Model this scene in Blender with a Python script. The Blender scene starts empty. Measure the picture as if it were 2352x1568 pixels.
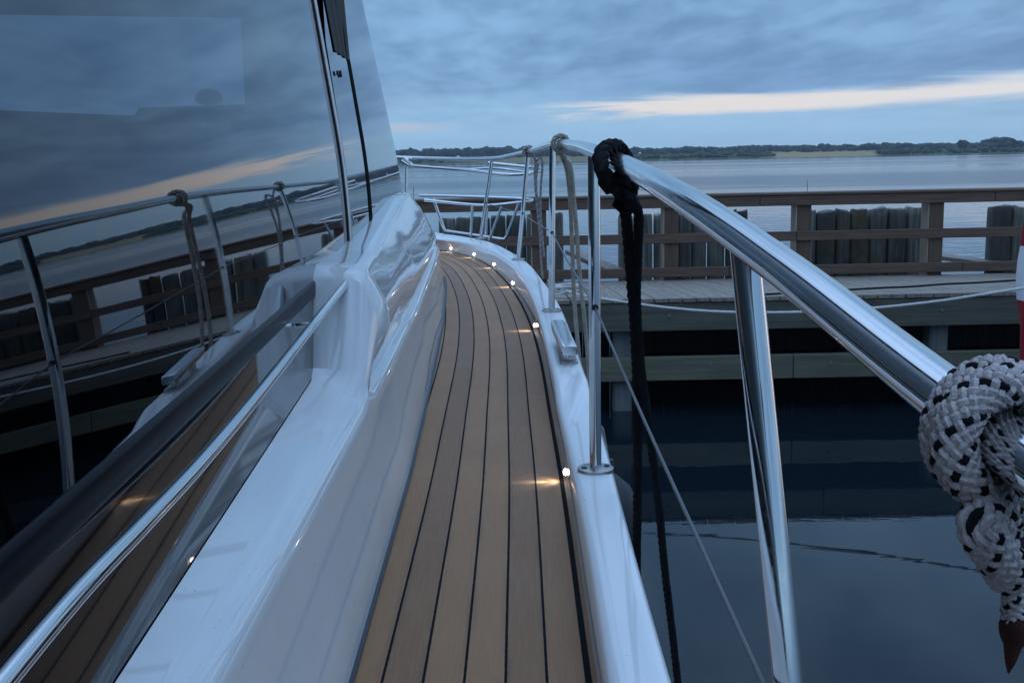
import bpy, math, random
import numpy as np
from mathutils import Vector, noise as mnoise

random.seed(7)
S = bpy.context.scene
COL = S.collection
RAD = math.radians

# ------------------------------------------------------------------ camera
EYE = 2.70                                   # eye height above the water (m)
FPX, CX, CY = 2590.0, 1176.0, 784.0          # measuring frame of 2352 x 1568
ROLL, YH = RAD(1.12), 359.0
PITCH = math.atan((CY - YH) * math.cos(ROLL) / FPX)
_fw = np.array([0, math.cos(PITCH), -math.sin(PITCH)])
_up0 = np.array([0, math.sin(PITCH), math.cos(PITCH)])
_r0 = np.array([1.0, 0, 0])
_R = math.cos(ROLL) * _r0 - math.sin(ROLL) * _up0
_U = math.sin(ROLL) * _r0 + math.cos(ROLL) * _up0
EYEV = np.array([0, 0, EYE])

cam_d = bpy.data.cameras.new('camera')
cam = bpy.data.objects.new('camera', cam_d)
COL.objects.link(cam)
cam_d.sensor_width = 36.0
cam_d.lens = 36.0 * FPX / 2352.0
cam_d.clip_start = 0.02
cam_d.clip_end = 20000
from mathutils import Matrix
cam.matrix_world = Matrix(((_R[0], _U[0], -_fw[0], 0), (_R[1], _U[1], -_fw[1], 0),
                           (_R[2], _U[2], -_fw[2], EYE), (0, 0, 0, 1)))
S.camera = cam

# ------------------------------------------------------------------ view, world, sun
S.view_settings.view_transform = 'Standard'
S.view_settings.look = 'None'
S.view_settings.exposure = 0.0
S.view_settings.gamma = 1.0
S.cycles.max_bounces = 10
S.cycles.transparent_max_bounces = 8
S.cycles.caustics_reflective = False
S.cycles.caustics_refractive = False
S.cycles.sample_clamp_indirect = 6.0
S.cycles.use_denoising = True

SUN_EL, SUN_AZ = RAD(1.0), RAD(62.0)         # the sun is low behind cloud, to the right of the view

def nt_new(nt, typ, **kw):
    n = nt.nodes.new(typ)
    for k, v in kw.items():
        setattr(n, k, v)
    return n

def lk(nt, a, b):
    nt.links.new(a, b)

def mathn(nt, op, a, b=None, c=None, clamp=False):
    n = nt.nodes.new('ShaderNodeMath'); n.operation = op; n.use_clamp = clamp
    for i, v in enumerate((a, b, c)):
        if v is None: continue
        if isinstance(v, (int, float)): n.inputs[i].default_value = v
        else: nt.links.new(v, n.inputs[i])
    return n.outputs[0]

def smooth(nt, v, a, b):
    n = nt.nodes.new('ShaderNodeMapRange'); n.interpolation_type = 'SMOOTHSTEP'; n.clamp = True
    nt.links.new(v, n.inputs[0]); n.inputs[1].default_value = a; n.inputs[2].default_value = b
    return n.outputs[0]

def mixc(nt, f, a, b, mode='MIX'):
    n = nt.nodes.new('ShaderNodeMix'); n.data_type = 'RGBA'; n.blend_type = mode
    for idx, v in ((0, f), (6, a), (7, b)):
        if isinstance(v, (int, float)): n.inputs[idx].default_value = v
        elif isinstance(v, tuple): n.inputs[idx].default_value = (*v[:3], 1)
        else: nt.links.new(v, n.inputs[idx])
    return n.outputs[2]

def noisen(nt, vec, scale, detail=4, rough=0.55, dist=0.0):
    n = nt.nodes.new('ShaderNodeTexNoise')
    n.inputs['Scale'].default_value = scale; n.inputs['Detail'].default_value = detail
    n.inputs['Roughness'].default_value = rough; n.inputs['Distortion'].default_value = dist
    if vec is not None: nt.links.new(vec, n.inputs['Vector'])
    return n.outputs[0]

def build_world():
    w = bpy.data.worlds.new('World'); S.world = w; w.use_nodes = True
    nt = w.node_tree; nt.nodes.clear()
    out = nt_new(nt, 'ShaderNodeOutputWorld')
    geo = nt_new(nt, 'ShaderNodeTexCoord')
    nrm = nt_new(nt, 'ShaderNodeVectorMath', operation='NORMALIZE'); lk(nt, geo.outputs['Generated'], nrm.inputs[0])
    sep = nt_new(nt, 'ShaderNodeSeparateXYZ'); lk(nt, nrm.outputs[0], sep.inputs[0])
    x, y, z = sep.outputs
    az = mathn(nt, 'ARCTAN2', x, y)                     # radians, to the right of the view
    el = mathn(nt, 'ARCSINE', z)
    # cloud layer seen in perspective
    zz = mathn(nt, 'ADD', mathn(nt, 'MAXIMUM', z, 0.0), 0.085)
    px = mathn(nt, 'DIVIDE', x, zz); py = mathn(nt, 'DIVIDE', y, zz)
    cmb = nt_new(nt, 'ShaderNodeCombineXYZ'); lk(nt, mathn(nt, 'MULTIPLY', px, 1.9), cmb.inputs[0]); lk(nt, mathn(nt, 'MULTIPLY', py, 0.80), cmb.inputs[1])
    cmb.inputs[2].default_value = 8.3
    n1 = noisen(nt, cmb.outputs[0], 0.8, 3, 0.5, 0.2)
    n2 = noisen(nt, cmb.outputs[0], 2.4, 5, 0.52, 0.25)
    cl = mathn(nt, 'ADD', mathn(nt, 'MULTIPLY', n1, 0.55), mathn(nt, 'MULTIPLY', n2, 0.45))
    cl = smooth(nt, cl, 0.34, 0.66)
    # streaky low cloud
    st = nt_new(nt, 'ShaderNodeCombineXYZ'); lk(nt, mathn(nt, 'MULTIPLY', az, 5.5), st.inputs[0]); lk(nt, mathn(nt, 'MULTIPLY', el, 60.0), st.inputs[1])
    ns = noisen(nt, st.outputs[0], 1.0, 6, 0.62, 0.6)
    dark = (0.140, 0.285, 0.510); light = (0.255, 0.470, 0.750)
    base = mixc(nt, cl, dark, light)
    # towards the horizon lighter, pale blue
    low = smooth(nt, mathn(nt, 'ADD', el, mathn(nt, 'MULTIPLY', mathn(nt, 'SUBTRACT', ns, 0.5), 0.06)), 0.075, 0.012)
    base = mixc(nt, mathn(nt, 'MULTIPLY', low, 0.85), base, (0.35, 0.60, 0.83))
    # the sky overhead and behind is brighter than the bank of cloud ahead
    hi = smooth(nt, el, 0.27, 0.85)
    over = mixc(nt, cl, (0.44, 0.74, 1.26), (0.84, 1.20, 1.78))
    base = mixc(nt, hi, base, over)
    # slate under-edge of the cloud above the bright gap
    edge_c = mathn(nt, 'ADD', mathn(nt, 'MULTIPLY', az, 0.026), 0.0365)
    wob = mathn(nt, 'MULTIPLY', mathn(nt, 'SUBTRACT', ns, 0.5), 0.020)
    rel = mathn(nt, 'ADD', mathn(nt, 'SUBTRACT', el, edge_c), wob)
    # ragged left end: the streak noise is cut away finger by finger
    azn = mathn(nt, 'ADD', az, mathn(nt, 'MULTIPLY', mathn(nt, 'SUBTRACT', ns, 0.5), 0.55))
    azf = mathn(nt, 'MULTIPLY', smooth(nt, azn, 0.02, 0.10), smooth(nt, az, 1.9, 1.0))
    azd = mathn(nt, 'MULTIPLY', smooth(nt, az, -0.05, 0.2), smooth(nt, az, 1.9, 1.0))
    dk = mathn(nt, 'MULTIPLY', mathn(nt, 'MULTIPLY', smooth(nt, rel, 0.006, 0.013), smooth(nt, rel, 0.065, 0.015)), azd)
    base = mixc(nt, mathn(nt, 'MULTIPLY', dk, 0.55), base, (0.130, 0.275, 0.53))
    th = mathn(nt, 'MULTIPLY', smooth(nt, rel, -0.0130, -0.004), smooth(nt, rel, 0.0105, 0.002))
    gap = mathn(nt, 'MULTIPLY', th, azf)
    warm = mixc(nt, smooth(nt, az, 0.12, 0.5), (0.80, 0.765, 0.76), (0.74, 0.755, 0.785))
    base = mixc(nt, gap, base, warm)
    # a second faint streak low on the left
    el2 = mathn(nt, 'ADD', mathn(nt, 'SUBTRACT', el, 0.026), mathn(nt, 'MULTIPLY', wob, 0.5))
    g2 = mathn(nt, 'MULTIPLY', mathn(nt, 'MULTIPLY', smooth(nt, el2, -0.007, 0.0), smooth(nt, el2, 0.006, 0.001)), smooth(nt, az, -0.03, -0.09))
    base = mixc(nt, mathn(nt, 'MULTIPLY', g2, 0.7), base, (0.52, 0.56, 0.66))
    # below the horizon: dark ground colour, never seen directly
    base = mixc(nt, smooth(nt, el, -0.002, -0.02), base, (0.03, 0.05, 0.08))
    bg = nt_new(nt, 'ShaderNodeBackground'); lk(nt, base, bg.inputs['Color']); bg.inputs['Strength'].default_value = 1.0
    sky = nt_new(nt, 'ShaderNodeTexSky', sky_type='NISHITA', sun_disc=False)
    sky.sun_elevation = SUN_EL; sky.sun_rotation = SUN_AZ
    bg2 = nt_new(nt, 'ShaderNodeBackground'); lk(nt, sky.outputs[0], bg2.inputs['Color']); bg2.inputs['Strength'].default_value = 0.012
    add = nt_new(nt, 'ShaderNodeAddShader'); lk(nt, bg.outputs[0], add.inputs[0]); lk(nt, bg2.outputs[0], add.inputs[1])
    lk(nt, add.outputs[0], out.inputs['Surface'])
build_world()

sun_d = bpy.data.lights.new('sun', 'SUN'); sun_d.energy = 0.08; sun_d.angle = RAD(20); sun_d.color = (1.0, 0.82, 0.68)
sun = bpy.data.objects.new('sun', sun_d); COL.objects.link(sun); sun.location = (0, 0, 40)
sdir = Vector((math.sin(SUN_AZ) * math.cos(SUN_EL), math.cos(SUN_AZ) * math.cos(SUN_EL), math.sin(SUN_EL)))
sun.rotation_euler = (-sdir).to_track_quat('-Z', 'Y').to_euler()

# ------------------------------------------------------------------ measuring helpers (eye-relative rays -> world points)
def ray(x, y):
    return _fw + _R * (x - CX) / FPX - _U * (y - CY) / FPX

def at(x, y, Y):                       # the point on that line of sight at a forward distance Y
    v = ray(x, y); return v * (Y / v[1]) + EYEV

def atz(x, y, c, m=0.0):               # ... on the plane z = c + m*Y (relative to the eye)
    v = ray(x, y); return v * (c / (v[2] - m * v[1])) + EYEV

def c4(x, y): return ((880 + x / 3.92) / 1.0408, (300 + y / 3.92) / 1.0408)
def c6(x, y): return ((1180 + x / 2.6133) / 1.0408, (300 + y / 2.6133) / 1.0408)
def c7(x, y): return ((1700 + x / 3.1364) / 1.0408, (300 + y / 3.1364) / 1.0408)
def P(x, y, z): return np.array([x, y, z + EYE])

def catmull(pts, n=12):
    pts = [np.asarray(p, float) for p in pts]
    ext = [2 * pts[0] - pts[1]] + pts + [2 * pts[-1] - pts[-2]]
    out = []
    for i in range(1, len(ext) - 2):
        p0, p1, p2, p3 = ext[i - 1:i + 3]
        for k in range(n):
            t = k / n
            out.append(0.5 * ((2 * p1) + (-p0 + p2) * t + (2 * p0 - 5 * p1 + 4 * p2 - p3) * t * t + (-p0 + 3 * p1 - 3 * p2 + p3) * t ** 3))
    out.append(pts[-1])
    return out

def resample(pts, step):
    pts = [np.asarray(p, float) for p in pts]
    d = [0]
    for a, b in zip(pts, pts[1:]): d.append(d[-1] + np.linalg.norm(b - a))
    n = max(2, int(d[-1] / step) + 1)
    s = np.linspace(0, d[-1], n)
    arr = np.array(pts)
    return [np.array([np.interp(t, d, arr[:, k]) for k in range(arr.shape[1])]) for t in s], s

def frames(pts):
    T = []
    for i in range(len(pts)):
        t = pts[min(i + 1, len(pts) - 1)] - pts[max(i - 1, 0)]
        T.append(t / (np.linalg.norm(t) + 1e-12))
    a = np.array([0, 0, 1.0]) if abs(T[0][2]) < 0.9 else np.array([1.0, 0, 0])
    N = a - T[0] * (a @ T[0]); N /= np.linalg.norm(N)
    out = []
    for t in T:
        N = N - t * (N @ t); N /= np.linalg.norm(N) + 1e-12
        out.append((t, N, np.cross(t, N)))
    return out

# ------------------------------------------------------------------ mesh builder
class MB:
    def __init__(self): self.v = []; self.f = []; self.m = []; self.uv = None
    def add(self, vs, fs, mi=0):
        o = len(self.v); self.v += [tuple(map(float, p)) for p in vs]
        self.f += [tuple(i + o for i in f) for f in fs]; self.m += [mi] * len(fs)
        return self
    def box(self, lo, hi, mi=0):
        x0, y0, z0 = lo; x1, y1, z1 = hi
        vs = [(x0, y0, z0), (x1, y0, z0), (x1, y1, z0), (x0, y1, z0), (x0, y0, z1), (x1, y0, z1), (x1, y1, z1), (x0, y1, z1)]
        return self.add(vs, [(3, 2, 1, 0), (4, 5, 6, 7), (0, 1, 5, 4), (1, 2, 6, 5), (2, 3, 7, 6), (3, 0, 4, 7)], mi)
    def bbox(self, lo, hi, b=0.01, mi=0):     # box with chamfered vertical and horizontal edges
        lo = np.array(lo, float); hi = np.array(hi, float); c = (lo + hi) / 2; h = (hi - lo) / 2
        b = min(b, *(h * 0.9)); vs = []; idx = {}
        for sx in (-1, 1):
            for sy in (-1, 1):
                for sz in (-1, 1):
                    for ax in range(3):
                        p = np.array([sx, sy, sz]) * (h - b); p[ax] += (sx, sy, sz)[ax] * b
                        idx[(sx, sy, sz, ax)] = len(vs); vs.append(c + p)
        fs = []
        for ax in range(3):
            o = [(1, 2), (2, 0), (0, 1)][ax]
            for s in (-1, 1):
                q = []
                for a, d in ((-1, -1), (1, -1), (1, 1), (-1, 1)):
                    k = [0, 0, 0]; k[ax] = s; k[o[0]] = a; k[o[1]] = d; q.append(idx[(*k, ax)])
                fs.append(tuple(q if s > 0 else q[::-1]))
            for a in (-1, 1):
                for d in (-1, 1):
                    q = []
                    for s, aa in ((-1, o[0]), (1, o[0]), (1, o[1]), (-1, o[1])):
                        k = [0, 0, 0]; k[ax] = s; k[o[0]] = a; k[o[1]] = d; q.append(idx[(*k, aa)])
                    fs.append(tuple(q))
        for sx in (-1, 1):
            for sy in (-1, 1):
                for sz in (-1, 1): fs.append(tuple(idx[(sx, sy, sz, a)] for a in range(3)))
        return self.add(vs, fs, mi)
    def tube(self, pts, r, seg=14, caps=True, mi=0):
        pts = [np.asarray(p, float) for p in pts]; fr = frames(pts); vs = []; fs = []
        rr = r if hasattr(r, '__len__') else [r] * len(pts)
        for p, (t, n, b), q in zip(pts, fr, rr):
            for k in range(seg):
                a = 2 * math.pi * k / seg; vs.append(p + (n * math.cos(a) + b * math.sin(a)) * q)
        for i in range(len(pts) - 1):
            for k in range(seg):
                k2 = (k + 1) % seg; fs.append((i * seg + k, i * seg + k2, (i + 1) * seg + k2, (i + 1) * seg + k))
        if caps: fs += [tuple(range(seg))[::-1], tuple(range((len(pts) - 1) * seg, len(pts) * seg))]
        return self.add(vs, fs, mi)
    def loft(self, secs, closed=False, mi=0, capend=False):
        n = len(secs[0]); vs = [p for s in secs for p in s]; fs = []
        for i in range(len(secs) - 1):
            for k in range(n if closed else n - 1):
                k2 = (k + 1) % n; fs.append((i * n + k, i * n + k2, (i + 1) * n + k2, (i + 1) * n + k))
        if capend: fs += [tuple(range(n))[::-1], tuple(range((len(secs) - 1) * n, len(secs) * n))]
        return self.add(vs, fs, mi)
    def rope(self, pts, r, strands=3, lay=5.0, seg=6, mi=0):      # laid rope: helical strands
        pts, s = resample(pts, r * 0.9); fr = frames(pts); pitch = r * lay
        for k in range(strands):
            q = []
            for p, (t, n, b), d in zip(pts, fr, s):
                a = 2 * math.pi * (k / strands + d / pitch); q.append(p + (n * math.cos(a) + b * math.sin(a)) * r * 0.5)
            self.tube(q, r * 0.56, seg, True, mi)
        return self
    def braid(self, pts, r, n=6, lay=6.0, seg=6, black=(0, 3)):   # plaited rope, a few dark strands (material 1)
        pts, s = resample(pts, r * 0.085)
        fr = frames(pts); p_ = r * lay
        self.tube(pts, r * 0.72, 10, True, 0)
        for hand in (1, -1):
            for k in range(n):
                q = []
                for p, (t, nn, b), d in zip(pts, fr, s):
                    a = 2 * math.pi * (k / n + hand * d / p_)
                    ro = r * 0.80 + hand * r * 0.14 * math.cos(2 * math.pi * n * d / p_)
                    q.append(p + (nn * math.cos(a) + b * math.sin(a)) * ro)
                self.tube(q, r * (0.30 if n < 9 else 0.25), seg, True, 1 if (hand == 1 and k in black) else 0)
        return self
    def disc(self, c, nrm, r, seg=20, thick=0.004, mi=0):
        nrm = np.asarray(nrm, float); nrm /= np.linalg.norm(nrm)
        return self.tube([np.asarray(c) - nrm * thick / 2, np.asarray(c) + nrm * thick / 2], r, seg, True, mi)

def V3(p): return Vector((float(p[0]), float(p[1]), float(p[2])))

def build(name, mb, mats, parent=None, smooth_angle=40):
    me = bpy.data.meshes.new(name)
    off = np.array(root_loc(parent)) if parent else np.zeros(3)
    me.from_pydata([tuple(np.array(p) - off) for p in mb.v], [], mb.f)
    for m in (mats if isinstance(mats, (list, tuple)) else [mats]): me.materials.append(m)
    if any(mb.m): me.polygons.foreach_set('material_index', mb.m)
    if mb.uv is not None:
        ul = me.uv_layers.new(name='UVMap')
        for lp in me.loops: ul.data[lp.index].uv = mb.uv[lp.vertex_index]
    me.update()
    if smooth_angle:
        me.polygons.foreach_set('use_smooth', [True] * len(me.polygons))
        me.set_sharp_from_angle(angle=RAD(smooth_angle))
    o = bpy.data.objects.new(name, me); COL.objects.link(o)
    if parent: o.parent = parent
    return o

def root_loc(o):
    while o.parent: o = o.parent
    return tuple(o.location)

def tag(o, label=None, cat=None, group=None, kind=None):
    if label: o['label'] = label
    if cat: o['category'] = cat
    if group: o['group'] = group
    if kind: o['kind'] = kind
    return o

def thing(name, loc, label, cat, group=None):
    o = bpy.data.objects.new(name, None); COL.objects.link(o); o.location = tuple(map(float, loc)); o.empty_display_size = 0.2
    return tag(o, label, cat, group)

# ------------------------------------------------------------------ materials
def mat(name):
    m = bpy.data.materials.new(name); m.use_nodes = True
    nt = m.node_tree; b = nt.nodes['Principled BSDF']
    return m, nt, b

def objcoord(nt, scale=(1, 1, 1)):
    tc = nt_new(nt, 'ShaderNodeTexCoord'); mp = nt_new(nt, 'ShaderNodeMapping')
    mp.inputs['Scale'].default_value = scale; lk(nt, tc.outputs['Object'], mp.inputs[0]); return mp.outputs[0]

def bump(nt, b, h, strength, dist=0.01):
    n = nt_new(nt, 'ShaderNodeBump'); n.inputs['Strength'].default_value = strength; n.inputs['Distance'].default_value = dist
    lk(nt, h, n.inputs['Height']); lk(nt, n.outputs[0], b.inputs['Normal']); return n

def m_simple(name, col, rough=0.5, metal=0.0, var=0.12, scale=8, ior=1.5, bumps=0.0, bscale=60, coat=0.0):
    m, nt, b = mat(name)
    co = objcoord(nt); n = noisen(nt, co, scale, 5)
    c = mixc(nt, n, tuple(x * (1 - var) for x in col), tuple(min(1, x * (1 + var)) for x in col))
    lk(nt, c, b.inputs['Base Color'])
    r = nt_new(nt, 'ShaderNodeMapRange'); lk(nt, n, r.inputs[0]); r.inputs[3].default_value = rough * 0.8; r.inputs[4].default_value = rough * 1.2
    lk(nt, r.outputs[0], b.inputs['Roughness'])
    b.inputs['Metallic'].default_value = metal; b.inputs['IOR'].default_value = ior; b.inputs['Coat Weight'].default_value = coat
    if bumps: bump(nt, b, noisen(nt, co, bscale, 4), bumps, 0.004)
    return m

M_gel = None
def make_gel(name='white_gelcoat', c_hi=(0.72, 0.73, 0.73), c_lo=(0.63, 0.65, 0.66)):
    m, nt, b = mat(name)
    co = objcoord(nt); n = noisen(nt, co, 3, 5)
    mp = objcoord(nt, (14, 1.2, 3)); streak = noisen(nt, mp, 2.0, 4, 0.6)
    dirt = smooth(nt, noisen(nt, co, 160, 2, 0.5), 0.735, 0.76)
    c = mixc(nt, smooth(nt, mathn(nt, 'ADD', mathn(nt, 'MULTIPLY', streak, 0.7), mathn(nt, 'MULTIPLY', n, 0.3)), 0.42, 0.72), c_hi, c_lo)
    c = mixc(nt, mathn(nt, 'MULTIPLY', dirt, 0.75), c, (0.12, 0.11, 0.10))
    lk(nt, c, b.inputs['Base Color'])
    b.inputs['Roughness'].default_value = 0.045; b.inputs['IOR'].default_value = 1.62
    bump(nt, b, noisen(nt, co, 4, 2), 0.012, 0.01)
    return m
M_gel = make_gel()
M_cap = make_gel('lightened_white_gelcoat', (0.90, 0.90, 0.90), (0.82, 0.84, 0.85))  # same gelcoat for the gunwale, its extra light put into the colour
M_black = m_simple('black_gloss_panel', (0.006, 0.006, 0.008), 0.03, 0, 0.3, 4, ior=1.42)
M_trim = m_simple('dark_trim', (0.006, 0.006, 0.008), 0.30, 0, 0.2, 4, ior=1.12)
M_matte = m_simple('matte_black', (0.006, 0.006, 0.007), 0.95, 0, 0.2, 12, ior=1.1)
M_wire = m_simple('dull_wire', (0.16, 0.165, 0.17), 0.45, 0.6, 0.2, 40)
M_seal = m_simple('black_rubber_seal', (0.010, 0.010, 0.012), 0.45, 0, 0.2, 12)
M_steel = None
def make_steel():
    m, nt, b = mat('polished_stainless')
    co = objcoord(nt); n = noisen(nt, co, 22, 4); n2 = noisen(nt, co, 140, 3)
    b.inputs['Metallic'].default_value = 1.0
    c = mixc(nt, n, (0.66, 0.66, 0.67), (0.76, 0.76, 0.77)); lk(nt, c, b.inputs['Base Color'])
    r = nt_new(nt, 'ShaderNodeMapRange'); lk(nt, n2, r.inputs[0]); r.inputs[1].default_value = 0.4; r.inputs[2].default_value = 0.75
    r.inputs[3].default_value = 0.06; r.inputs[4].default_value = 0.15; lk(nt, r.outputs[0], b.inputs['Roughness'])
    return m
M_steel = make_steel()
M_satin = m_simple('satin_stainless', (0.66, 0.66, 0.67), 0.22, 1.0, 0.03, 6)
M_dirtysteel = m_simple('weathered_stainless', (0.40, 0.38, 0.36), 0.3, 0.9, 0.25, 30)

def make_glass():
    m = bpy.data.materials.new('tinted_window_glass'); m.use_nodes = True; nt = m.node_tree; nt.nodes.clear()
    out = nt_new(nt, 'ShaderNodeOutputMaterial')
    tr = nt_new(nt, 'ShaderNodeBsdfTransparent'); tr.inputs[0].default_value = (0.085, 0.11, 0.155, 1)
    gl = nt_new(nt, 'ShaderNodeBsdfGlossy'); sm = nt_new(nt, 'ShaderNodeMapRange'); lk(nt, noisen(nt, objcoord(nt, (3, 3, 1.2)), 3.0, 5, 0.65), sm.inputs[0]); sm.inputs[1].default_value = 0.45; sm.inputs[2].default_value = 0.75; sm.inputs[3].default_value = 0.006; sm.inputs[4].default_value = 0.045; lk(nt, sm.outputs[0], gl.inputs['Roughness']); gl.inputs[0].default_value = (0.93, 0.93, 0.95, 1)
    fr = nt_new(nt, 'ShaderNodeFresnel'); fr.inputs['IOR'].default_value = 1.66
    bp = nt_new(nt, 'ShaderNodeBump'); bp.inputs['Strength'].default_value = 0.02; bp.inputs['Distance'].default_value = 0.02
    lk(nt, noisen(nt, objcoord(nt), 2.2, 1), bp.inputs['Height'])
    lk(nt, bp.outputs[0], gl.inputs['Normal'])
    mx = nt_new(nt, 'ShaderNodeMixShader'); lk(nt, fr.outputs[0], mx.inputs[0]); lk(nt, tr.outputs[0], mx.inputs[1]); lk(nt, gl.outputs[0], mx.inputs[2])
    lk(nt, mx.outputs[0], out.inputs[0]); return m
M_glass = make_glass()
M_dark = m_simple('dark_interior', (0.012, 0.012, 0.014), 0.7, 0, 0.2, 6)

def make_teak():
    m, nt, b = mat('teak_planking')
    uv = nt_new(nt, 'ShaderNodeUVMap'); sep = nt_new(nt, 'ShaderNodeSeparateXYZ'); lk(nt, uv.outputs[0], sep.inputs[0])
    u, v = sep.outputs[0], sep.outputs[1]           # metres across from the outer edge / along
    W = 0.0595
    k = mathn(nt, 'DIVIDE', mathn(nt, 'SUBTRACT', u, 0.010), W)
    fr = mathn(nt, 'SUBTRACT', k, mathn(nt, 'ROUND', k))
    dist = mathn(nt, 'MULTIPLY', mathn(nt, 'ABSOLUTE', fr), W)
    wide = mathn(nt, 'LESS_THAN', u, 0.03)
    lim = mathn(nt, 'ADD', mathn(nt, 'MULTIPLY', wide, 0.0028), 0.0022)
    rag = mathn(nt, 'MULTIPLY', mathn(nt, 'SUBTRACT', noisen(nt, objcoord(nt), 90, 2), 0.5), 0.0012)
    caulk = mathn(nt, 'LESS_THAN', mathn(nt, 'ADD', dist, rag), lim)
    pid = mathn(nt, 'FLOOR', k)
    wn = nt_new(nt, 'ShaderNodeTexWhiteNoise', noise_dimensions='1D'); lk(nt, pid, wn.inputs['W'])
    gv = nt_new(nt, 'ShaderNodeCombineXYZ'); lk(nt, mathn(nt, 'MULTIPLY', u, 60.0), gv.inputs[0]); lk(nt, mathn(nt, 'ADD', mathn(nt, 'MULTIPLY', v, 2.5), mathn(nt, 'MULTIPLY', pid, 7.0)), gv.inputs[1])
    grain = noisen(nt, gv.outputs[0], 4.0, 6, 0.65)
    fine = noisen(nt, objcoord(nt), 420, 3, 0.7)
    blot = noisen(nt, objcoord(nt), 5.5, 4, 0.55)
    t = mathn(nt, 'ADD', mathn(nt, 'MULTIPLY', grain, 0.36), mathn(nt, 'ADD', mathn(nt, 'MULTIPLY', fine, 0.45), mathn(nt, 'MULTIPLY', wn.outputs[0], 0.20)))
    c = mixc(nt, smooth(nt, t, 0.25, 0.66), (0.180, 0.080, 0.029), (0.350, 0.168, 0.065))
    c = mixc(nt, mathn(nt, 'MULTIPLY', smooth(nt, blot, 0.50, 0.74), 0.42), c, (0.27, 0.155, 0.08))
    seamd = mathn(nt, 'MULTIPLY', smooth(nt, dist, 0.014, 0.002), smooth(nt, noisen(nt, gv.outputs[0], 1.3, 4, 0.6), 0.40, 0.70))
    c = mixc(nt, mathn(nt, 'MULTIPLY', seamd, 0.45), c, (0.07, 0.042, 0.024))
    spot = smooth(nt, noisen(nt, objcoord(nt), 28, 4, 0.6), 0.64, 0.74)
    c = mixc(nt, mathn(nt, 'MULTIPLY', spot, 0.30), c, (0.09, 0.055, 0.035))
    c = mixc(nt, caulk, c, (0.012, 0.012, 0.014)); lk(nt, c, b.inputs['Base Color'])
    r = nt_new(nt, 'ShaderNodeMapRange'); lk(nt, blot, r.inputs[0]); r.inputs[3].default_value = 0.42; r.inputs[4].default_value = 0.66
    lk(nt, mathn(nt, 'MAXIMUM', r.outputs[0], mathn(nt, 'MULTIPLY', caulk, 0.9)), b.inputs['Roughness'])
    lk(nt, mathn(nt, 'SUBTRACT', 0.5, mathn(nt, 'MULTIPLY', caulk, 0.42)), b.inputs['Specular IOR Level'])
    h = mathn(nt, 'SUBTRACT', mathn(nt, 'ADD', mathn(nt, 'MULTIPLY', fine, 0.3), mathn(nt, 'MULTIPLY', grain, 0.3)), mathn(nt, 'MULTIPLY', caulk, 0.6))
    bump(nt, b, h, 0.35, 0.0015); return m
M_teak = make_teak()

def make_wood(name, c0, c1, axis='x', scale=1.0, rough=0.75, stain=None, rnd=0.0):
    m, nt, b = mat(name)
    sc = {'x': (0.9, 14, 14), 'y': (14, 0.9, 14), 'z': (14, 14, 0.9)}[axis]
    co = objcoord(nt, tuple(s * scale for s in sc)); g = noisen(nt, co, 2.2, 6, 0.65, 0.4)
    co2 = objcoord(nt); blot = noisen(nt, co2, 1.7 * scale, 4, 0.6)
    c = mixc(nt, smooth(nt, g, 0.3, 0.7), c0, c1)
    oi = nt_new(nt, 'ShaderNodeObjectInfo')
    f = mathn(nt, 'ADD', mathn(nt, 'MULTIPLY', blot, 0.6), mathn(nt, 'MULTIPLY', oi.outputs['Random'], rnd))
    c = mixc(nt, smooth(nt, f, 0.25, 0.75), c, tuple(x * 0.55 for x in c0))
    if stain:
        c = mixc(nt, mathn(nt, 'MULTIPLY', smooth(nt, mathn(nt, 'ADD', noisen(nt, co2, 3.1, 3), mathn(nt, 'MULTIPLY', oi.outputs['Random'], 0.22)), 0.66, 0.84), 0.7), c, stain)
    lk(nt, c, b.inputs['Base Color']); b.inputs['Roughness'].default_value = rough
    bump(nt, b, g, 0.5, 0.01); return m
M_railwood = make_wood('brown_stained_timber', (0.088, 0.051, 0.034), (0.152, 0.092, 0.062), 'x', 1.0, 0.7)
M_postwood = make_wood('brown_post_timber', (0.082, 0.048, 0.032), (0.142, 0.086, 0.058), 'z', 1.0, 0.7)
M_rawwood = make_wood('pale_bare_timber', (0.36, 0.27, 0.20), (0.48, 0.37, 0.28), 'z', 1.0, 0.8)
M_plank = make_wood('weathered_grey_plank', (0.170, 0.141, 0.112), (0.305, 0.250, 0.198), 'y', 1.0, 0.6)
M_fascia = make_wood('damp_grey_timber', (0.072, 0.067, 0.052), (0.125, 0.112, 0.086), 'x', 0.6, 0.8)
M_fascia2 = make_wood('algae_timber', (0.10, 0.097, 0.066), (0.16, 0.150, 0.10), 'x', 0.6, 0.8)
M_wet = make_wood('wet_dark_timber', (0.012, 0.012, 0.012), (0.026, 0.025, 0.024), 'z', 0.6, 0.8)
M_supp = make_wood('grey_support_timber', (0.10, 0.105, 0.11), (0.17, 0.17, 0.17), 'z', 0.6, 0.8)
M_pile = make_wood('weathered_pile_timber', (0.095, 0.097, 0.085), (0.34, 0.325, 0.28), 'z', 0.8, 0.85, stain=(0.15, 0.095, 0.038), rnd=0.4)

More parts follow.
